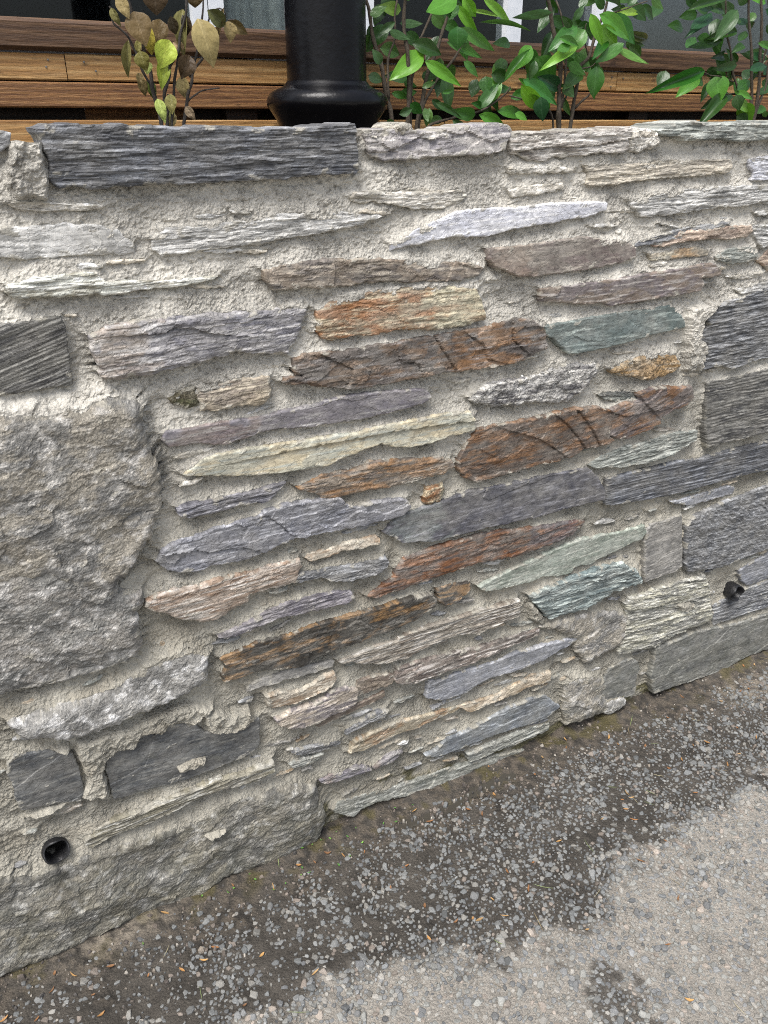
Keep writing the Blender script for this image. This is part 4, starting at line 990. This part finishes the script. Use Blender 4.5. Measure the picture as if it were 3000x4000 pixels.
# shallow water lying in the gutter under the overhanging slab
wm = NT('puddle_water'); wm.base((0.06, 0.055, 0.045)); wm.rough(0.03); wm.b.inputs['Specular IOR Level'].default_value = 0.6
me = bpy.data.meshes.new('puddle'); me.from_pydata([(-.30, -.035, 0), (.30, -.035, 0), (.30, .035, 0), (-.30, .035, 0)], [], [(0, 1, 2, 3)]); me.update()
pd = link('puddle', me, wm.m, None, tuple(W(0.16, -0.072, -0.0035))); pd.rotation_euler = (0, 0, AL)
tag(pd, kind='structure')

# ---------------------------------------------------------------- planting strip and timber screen behind the wall
sm_ = NT('planting_soil'); o_ = sm_.coord('Object', (1, 1, 1)); g1 = sm_.tex(o_, 60, 6, 0.7)
sm_.base(sm_.ramp(g1, [(0.3, (0.012, 0.009, 0.007)), (0.7, (0.05, 0.038, 0.028))])); sm_.rough(0.95); sm_.bump(g1, 0.02)
gs = np.meshgrid(np.arange(-1.58, 2.58, 0.02), np.arange(0.2, 0.64, 0.02))
a, n = gs[0].ravel(), gs[1].ravel(); zz = 1.385 + 0.014 * fbm(a * 12, n * 12, 3)
idx = np.arange(len(a)).reshape(gs[0].shape)
F = np.stack([idx[:-1, :-1].ravel(), idx[:-1, 1:].ravel(), idx[1:, 1:].ravel(), idx[1:, :-1].ravel()], 1)
so = link('soil', np_mesh('soil', np.stack([a, n, zz], 1), [F]), sm_.m, None, tuple(P0)); so.rotation_euler = (0, 0, AL)
tag(so, kind='structure')

def wood(name, c0, c1, c2, sc=1.0, spec=0.4):
    t = NT(name)
    info = t.add('ShaderNodeObjectInfo')
    tc = t.add('ShaderNodeTexCoord'); mp = t.add('ShaderNodeMapping')
    cb = t.add('ShaderNodeCombineXYZ'); t.put(t.math('MULTIPLY', info.outputs['Random'], 31.0), cb.inputs[0]); t.put(t.math('MULTIPLY', info.outputs['Random'], 7.0), cb.inputs[2])
    mp.inputs['Scale'].default_value = (3.2 * sc, 40, 40 * sc)
    t.put(tc.outputs['Object'], mp.inputs['Vector']); t.put(cb.outputs[0], mp.inputs['Location'])
    w = t.tex(mp.outputs[0], 1.1, 5, 0.6, 1.4)
    wv = t.add('ShaderNodeTexWave', wave_type='RINGS'); wv.inputs['Scale'].default_value = 0.55; wv.inputs['Distortion'].default_value = 6.0; wv.inputs['Detail'].default_value = 3
    t.put(mp.outputs[0], wv.inputs['Vector'])
    fine = t.tex(mp.outputs[0], 9.0, 4, 0.7)
    c = t.ramp(w, [(0.28, c0), (0.5, c1), (0.72, c2)])
    c = t.mix(0.45, c, t.ramp(wv.outputs['Fac'], [(0.0, c0), (0.6, c1), (1.0, c2)]))
    c = t.mix(1.0, c, t.ramp(fine, [(0.3, 0.65), (0.6, 1.1)]), 'MULTIPLY')
    kn = t.tex(t.coord('Object', (9, 9, 22)), 1.6, 2, 0.5)
    c = t.mix(t.ramp(kn, [(0.66, 0.0), (0.76, 0.7)]), c, (0.03, 0.015, 0.008))
    t.base(c); t.rough(0.5); t.b.inputs['Specular IOR Level'].default_value = spec
    t.bump(t.math('ADD', fine, w), 0.0012)
    return t.m
w_rail = wood('stained_rail', lin('37261a'), lin('5a412c'), lin('755a40'))
w_light = wood('oiled_board', lin('855f38'), lin('b48852'), lin('caa774'))
w_mid = wood('weathered_board', lin('543924'), lin('845b38'), lin('ab8252'), 1.6)
w_dark = wood('back_board', lin('140e0a'), lin('24180f'), lin('33231a'))
scr = empty('timber_screen', tuple(W(0, 0.6, 0)), AL)
tag(scr, 'stained timber board screen with dark top rail behind the stone wall', 'fence')
def board(name, u0, u1, d0, d1, z0, z1, mat, bev):
    b = MB(); b.box(-(u1 - u0) / 2, (u1 - u0) / 2, d0, d1, -(z1 - z0) / 2, (z1 - z0) / 2, bev)
    return b.build(name, mat, scr, ((u0 + u1) / 2, 0, (z0 + z1) / 2))
board('rail', -1.4, 2.6, -0.012, 0.10, 1.567, 1.620, w_rail, 0.007)
def course(z0, z1, joints, mat, d0=0.0):
    for q, (u0, u1) in enumerate(zip(joints[:-1], joints[1:])):
        board('plank', u0 + 0.001, u1 - 0.001, d0 + random.uniform(0, .0015), d0 + 0.022, z0 + random.uniform(0, .001), z1 - random.uniform(0, .001), mat, 0.0025)
course(1.5185, 1.5645, [-1.4, -0.369, 1.02, 2.6], w_light)
course(1.472, 1.5165, [-1.4, -0.9, 1.9, 2.6], w_mid)
course(1.405, 1.4515, [-1.4, 0.35, 2.6], w_light, 0.004)
course(1.358, 1.403, [-1.4, -0.2, 1.3, 2.6], w_mid, 0.004)
for k, (u0, u1) in enumerate(((-1.4, -.335), (-.334, -.115), (-.114, .9), (.901, 2.6))): board('back_board', u0, u1, 0.075, 0.095, 1.36, 1.53, w_mid if k in (1,) else w_dark, 0.002)
for uu in (-1.2, -0.05, 1.1, 2.3): board('post', uu, uu + 0.07, 0.026, 0.074, 0.0, 1.565, w_dark, 0.003)
# small dark nails in the light boards
nm_ = NT('steel_nail'); nm_.base((0.25, 0.24, 0.23)); nm_.rough(0.4); nm_.b.inputs['Metallic'].default_value = 0.8
b = MB(); b.lathe([(0.0001, -0.0014), (0.0018, -0.0012), (0.0021, 0.0)], 8)
b.v = [(x, z, y) for x, y, z in b.v]; nme = None
for (uu, zz) in ((-0.40, 1.553), (-0.405, 1.541), (-0.335, 1.551), (-0.315, 1.536), (1.0, 1.552), (1.04, 1.55), (1.0, 1.53), (0.36, 1.44), (0.34, 1.42)):
    if nme is None: nob = b.build('nail', nm_.m, scr, (uu, -0.0003, zz)); nme = nob.data
    else: link('nail', nme, nm_.m, scr, (uu, -0.0003, zz))

# ---------------------------------------------------------------- cast iron column
ci = NT('black_gloss_paint')
o_ = ci.coord('Object', (1, 1, 1)); g1 = ci.tex(o_, 70, 5, 0.65); g2 = ci.tex(o_, 14, 3, 0.5); g3 = ci.tex(o_, 320, 2, 0.5)
dust = ci.ramp(g3, [(0.72, 0.0), (0.80, 0.5)])
ci.base(ci.mix(dust, (0.003, 0.003, 0.004), (0.10, 0.10, 0.09)))
ci.rough(ci.ramp(g2, [(0.3, 0.16), (0.7, 0.34)])); ci.b.inputs['Specular IOR Level'].default_value = 0.26
ci.bump(ci.math('ADD', g1, ci.math('MULTIPLY', g2, 1.5)), 0.0008)
colm = empty('iron_column', tuple(W(0.100, 0.43, 1.38)), AL)
tag(colm, 'round black painted cast iron column with moulded base ring', 'column')
b = MB(); b.lathe([(0.0805, 0.115), (0.0795, 0.14), (0.0790, 0.20), (0.0775, 0.9), (0.0770, 1.8), (0.0770, 2.4)], 72)
b.build('shaft', ci.m, colm, None, True)
b = MB()
prof = [(0.099, -0.03), (0.099, 0.052), (0.1005, 0.060), (0.105, 0.072), (0.112, 0.082), (0.1175, 0.090), (0.1180, 0.0915), (0.1215, 0.096), (0.1225, 0.103), (0.1205, 0.111), (0.1150, 0.1185), (0.1065, 0.1240), (0.097, 0.1275), (0.0900, 0.1300), (0.0860, 0.1330), (0.0830, 0.1365), (0.0800, 0.1400), (0.0780, 0.1402)]
b.lathe(prof, 96)
ring = b.build('base_ring', ci.m, colm, None, True)

# ---------------------------------------------------------------- house front behind
hs = empty('house', tuple(W(0, 1.5, 0)), AL)
tag(hs, 'house front with white framed windows and drawn curtains behind the screen', 'house')
hw = NT('house_render'); o_ = hw.coord('Object', (1, 1, 1)); g1 = hw.tex(o_, 40, 5, 0.7)
hw.base(hw.ramp(g1, [(0.3, (0.16, 0.165, 0.17)), (0.7, (0.24, 0.245, 0.25))])); hw.rough(0.9); hw.bump(g1, 0.004)
b = MB(); b.box(-2.5, 4.6, 0, 0.25, 0, 1.50); b.box(-2.5, 4.6, 0, 0.25, 2.75, 3.3); b.box(-2.5, -1.9, 0, 0.25, 1.50, 2.75); b.box(4.2, 4.6, 0, 0.25, 1.5, 2.75)
b.build('wall', hw.m, hs)
dk = NT('dark_room'); dk.base((0.012, 0.012, 0.013)); dk.rough(0.9)
b = MB(); b.box(-2.5, 4.6, 1.3, 1.32, 1.3, 2.9); b.box(-2.5, 4.6, 0.25, 1.3, 1.40, 1.42); b.box(-2.5, 4.6, 0.25, 1.3, 2.88, 2.9); b.box(-2.52, -2.5, .25, 1.3, 1.4, 2.9); b.box(4.6, 4.62, .25, 1.3, 1.4, 2.9)
b.build('room', dk.m, hs)
wp = NT('white_frame_paint'); o_ = wp.coord('Object', (1, 1, 1)); g1 = wp.tex(o_, 30, 4)
wp.base(wp.ramp(g1, [(0.3, (0.68, 0.71, 0.74)), (0.7, (0.8, 0.82, 0.84))])); wp.rough(0.5)
gl = NT('window_glass')
gl.n.remove(gl.b)
tr = gl.add('ShaderNodeBsdfTransparent'); tr.inputs[0].default_value = (0.75, 0.78, 0.78, 1)
gg = gl.add('ShaderNodeBsdfGlossy'); gg.inputs['Roughness'].default_value = 0.02
fr = gl.add('ShaderNodeFresnel'); fr.inputs[0].default_value = 1.5
mx = gl.add('ShaderNodeMixShader'); gl.put(gl.math('MULTIPLY', fr.outputs[0], 0.55), mx.inputs[0]); gl.put(tr.outputs[0], mx.inputs[1]); gl.put(gg.outputs[0], mx.inputs[2])
gl.put(mx.outputs[0], gl.n['Material Output'].inputs['Surface'])
def curtain_mat(name, c):
    t = NT(name); o = t.coord('Object', (1, 1, 1)); t.base(t.ramp(t.tex(o, 25, 4), [(0.3, tuple(0.7 * c)), (0.7, tuple(c))])); t.rough(0.9); return t.m
cur_w = curtain_mat('pale_curtain', lin('dde0dc')); cur_d = curtain_mat('dark_curtain', lin('4c5058')); cur_g = curtain_mat('grey_curtain', lin('868c90'))
def pleats(u0, u1, d, z0, z1, mat, pitch, amp, parent):
    us = np.arange(u0, u1, 0.006); V = []
    for z_ in (z0, z1):
        for q in us: V.append((q, d + amp * math.sin(q * 6.283 / pitch) + 0.3 * amp * math.sin(q * 13.1 / pitch), z_))
    m = len(us); me = bpy.data.meshes.new('curtain'); me.from_pydata(V, [], [(i, i + 1, m + i + 1, m + i) for i in range(m - 1)]); me.update()
    me.polygons.foreach_set('use_smooth', np.ones(m - 1, bool))
    link('curtain', me, mat, parent)
WINS = [(-1.9, 0.22), (0.22, 0.74), (0.74, 1.80), (1.80, 3.0), (3.0, 4.2)]
for (u0, u1) in WINS:
    b = MB(); f = 0.05
    b.box(u0 + .002, u0 + f, 0.05, 0.12, 1.50, 2.75); b.box(u1 - f, u1 - .002, 0.05, 0.12, 1.5, 2.75); b.box(u0 + f, u1 - f, 0.052, 0.118, 1.502, 1.56); b.box(u0 + f, u1 - f, 0.052, 0.118, 2.68, 2.748)
    if (u0, u1) == (0.74, 1.80): b.box(1.335, 1.40, 0.052, 0.118, 1.56, 2.68)
    win = b.build('window', wp.m, hs)
    b = MB(); b.box(u0 + f, u1 - f, 0.08, 0.086, 1.56, 2.68); b.build('pane', gl.m, win)
pleats(0.29, 0.69, 0.14, 1.43, 2.7, cur_w, 0.055, 0.012, hs)
pleats(1.86, 2.25, 0.30, 1.43, 2.7, cur_d, 0.10, 0.02, hs)
pleats(2.78, 3.3, 0.30, 1.43, 2.7, cur_g, 0.09, 0.02, hs)
pleats(-1.8, -0.55, 0.34, 1.43, 2.7, cur_d, 0.16, 0.03, hs)

# ---------------------------------------------------------------- shrubs in the strip
def leaf_mesh(fold, curl, blunt):
    nl, nw = 9, 5; V = []; F = []
    for i in range(nl):
        s_ = i / (nl - 1)
        wd = 0.53 * (math.sin(math.pi * min(1, s_ ** (0.74 if blunt else 0.85)) ) ** 0.85) * (1 - 0.25 * s_ ** 3) + (0.012 if i else 0.02) * (1 - s_)
        zc = curl * (s_ - 0.35) ** 2
        for j in range(nw):
            e = (j / (nw - 1)) * 2 - 1
            V.append((s_, wd * e, -zc + fold * abs(e) * wd * 2 - 0.10 * (e * e) * wd + 0.012 * math.sin(s_ * 11 + e * 3)))
    for i in range(nl - 1):
        for j in range(nw - 1):
            a = i * nw + j; F.append((a, a + nw, a + nw + 1, a + 1))
    me = bpy.data.meshes.new('leaf'); me.from_pydata(V, [], F); me.update()
    me.polygons.foreach_set('use_smooth', np.ones(len(F), bool))
    return me
def leaf_mat(name, c, gloss, dead=False):
    t = NT(name)
    o = t.coord('Object', (1, 1, 1))
    sp = t.add('ShaderNodeSeparateXYZ'); t.put(o, sp.inputs[0])
    ay = t.math('ABSOLUTE', sp.outputs[1])
    vein = t.ramp(ay, [(0.0, 1.0), (0.018, 1.0), (0.04, 0.0)])
    rim = t.ramp(ay, [(0.42, 0.0), (0.5, 0.5)])
    n_ = t.tex(o, 5 if not dead else 2.2, 3, 0.5)
    info = t.add('ShaderNodeObjectInfo')
    c = np.array(c)
    cc = t.ramp(n_, [(0.3, tuple(c * (0.9 if not dead else 0.78))), (0.7, tuple(c * (1.08 if not dead else 1.1)))])
    cc = t.mix(t.math('MULTIPLY', vein, 0.25), cc, tuple(np.clip(c * 1.7 + 0.05, 0, .8)))
    t.base(cc); t.rough(gloss); t.b.inputs['Specular IOR Level'].default_value = 0.5 if not dead else 0.25
    t.bump(n_, 0.0008 if not dead else 0.006)
    # thin blade: some light passes through
    ts = t.add('ShaderNodeBsdfTranslucent'); t.put(cc, ts.inputs[0])
    mxs = t.add('ShaderNodeMixShader'); mxs.inputs[0].default_value = 0.28 if not dead else 0.12
    t.put(t.b.outputs[0], mxs.inputs[1]); t.put(ts.outputs[0], mxs.inputs[2]); t.put(mxs.outputs[0], t.n['Material Output'].inputs['Surface'])
    return t.m
LM = {}
def leaf_material(hexc, dead):
    k = (round(int(hexc[0:2], 16) / 20), round(int(hexc[2:4], 16) / 20), round(int(hexc[4:6], 16) / 20), dead)
    if k not in LM: LM[k] = leaf_mat('leaf_%s' % ('withered' if dead else 'glossy'), lin(hexc) * (np.array([0.9, 0.88, 0.9]) if dead else np.array([0.95, 0.76, 0.66])), 0.5 if dead else 0.32, dead)
    return LM[k]
LME = {}
def get_leaf(v, mat):
    k = (v, mat.name)
    if k not in LME:
        me = leaf_mesh(*((0.12, 0.25, True), (0.22, 0.45, False), (0.05, -0.25, True), (0.28, 0.8, False))[v])
        me.materials.append(mat); LME[k] = me
    return LME[k]
from mathutils import Matrix, Vector
bark = {True: NT('dead_bark'), False: NT('shrub_bark')}
for k, bt in bark.items():
    o_ = bt.coord('Object', (1, 1, 0.4)); g1 = bt.tex(o_, 160, 4, 0.7)
    bt.base(bt.ramp(g1, [(0.3, (0.012, 0.010, 0.009) if k else (0.035, 0.026, 0.018)), (0.7, (0.06, 0.05, 0.04) if k else (0.10, 0.08, 0.055))])); bt.rough(0.85); bt.bump(g1, 0.003)
NAMES = {'dead': ('withered_shrub', 'dying shrub with drooping brown and lime leaves left of the iron column'),
         'p2': ('shrub', 'green shrub right beside the iron column with a low branch reaching right'),
         'p3': ('shrub', 'bushy bright green shrub between the column shrub and the right edge'),
         'p4': ('shrub', 'dark green shrub at the right edge above the wall')}
for key, (d0, ltxt, stems) in PLANTS.items():
    dead = key == 'dead'
    base = stems[0].split()[0].split(','); bu = float(base[0]) / 1000
    root = empty(NAMES[key][0], tuple(W(bu, d0, 1.385)), AL)
    tag(root, NAMES[key][1], 'shrub', None if dead else 'green shrubs behind the wall')
    rnd = random.Random(key)
    for s_ in stems:
        q = s_.split(); rad = float(q[-1]) * 0.00052
        pts = [np.array([float(e.split(',')[0]) / 1000 - bu, 0, float(e.split(',')[1]) / 1000 - 1.385]) for e in q[:-1]]
        dy = rnd.uniform(-0.025, 0.025)
        fine = []
        for a_, b_ in zip(pts[:-1], pts[1:]):
            for k in range(6): fine.append(a_ + (b_ - a_) * k / 6)
        fine.append(pts[-1])
        if pts[0][2] < 0.08: fine[0][2] = -0.02
        L = len(fine)
        ph = rnd.uniform(0, 6)
        fine = [p + np.array([0.0022 * math.sin(i * 0.9 + ph), dy * i / L + 0.003 * math.sin(i * 0.7 + ph), 0]) for i, p in enumerate(fine)]
        # soften the corners
        for _ in range(2): fine = [fine[0]] + [(fine[i - 1] + 2 * fine[i] + fine[i + 1]) / 4 for i in range(1, L - 1)] + [fine[-1]]
        b = MB(); b.tube(fine, [rad * (1.15 - 0.5 * i / L) * (1 + .12 * math.sin(i * 1.9)) for i in range(L)], 7)
        b.build('stem', bark[dead].m, root, None, True)
    cam_l = np.array([-UX[0] * 0 , 0, 0])
    vd = np.array([0.0, 0.0, 1.45]) - W(bu, d0, 1.52); vd = np.array([vd @ UX, vd @ BK, vd[2]]); vd /= np.linalg.norm(vd)
    rows = [r.split(',') for r in ltxt.split(';')]
    extra = []
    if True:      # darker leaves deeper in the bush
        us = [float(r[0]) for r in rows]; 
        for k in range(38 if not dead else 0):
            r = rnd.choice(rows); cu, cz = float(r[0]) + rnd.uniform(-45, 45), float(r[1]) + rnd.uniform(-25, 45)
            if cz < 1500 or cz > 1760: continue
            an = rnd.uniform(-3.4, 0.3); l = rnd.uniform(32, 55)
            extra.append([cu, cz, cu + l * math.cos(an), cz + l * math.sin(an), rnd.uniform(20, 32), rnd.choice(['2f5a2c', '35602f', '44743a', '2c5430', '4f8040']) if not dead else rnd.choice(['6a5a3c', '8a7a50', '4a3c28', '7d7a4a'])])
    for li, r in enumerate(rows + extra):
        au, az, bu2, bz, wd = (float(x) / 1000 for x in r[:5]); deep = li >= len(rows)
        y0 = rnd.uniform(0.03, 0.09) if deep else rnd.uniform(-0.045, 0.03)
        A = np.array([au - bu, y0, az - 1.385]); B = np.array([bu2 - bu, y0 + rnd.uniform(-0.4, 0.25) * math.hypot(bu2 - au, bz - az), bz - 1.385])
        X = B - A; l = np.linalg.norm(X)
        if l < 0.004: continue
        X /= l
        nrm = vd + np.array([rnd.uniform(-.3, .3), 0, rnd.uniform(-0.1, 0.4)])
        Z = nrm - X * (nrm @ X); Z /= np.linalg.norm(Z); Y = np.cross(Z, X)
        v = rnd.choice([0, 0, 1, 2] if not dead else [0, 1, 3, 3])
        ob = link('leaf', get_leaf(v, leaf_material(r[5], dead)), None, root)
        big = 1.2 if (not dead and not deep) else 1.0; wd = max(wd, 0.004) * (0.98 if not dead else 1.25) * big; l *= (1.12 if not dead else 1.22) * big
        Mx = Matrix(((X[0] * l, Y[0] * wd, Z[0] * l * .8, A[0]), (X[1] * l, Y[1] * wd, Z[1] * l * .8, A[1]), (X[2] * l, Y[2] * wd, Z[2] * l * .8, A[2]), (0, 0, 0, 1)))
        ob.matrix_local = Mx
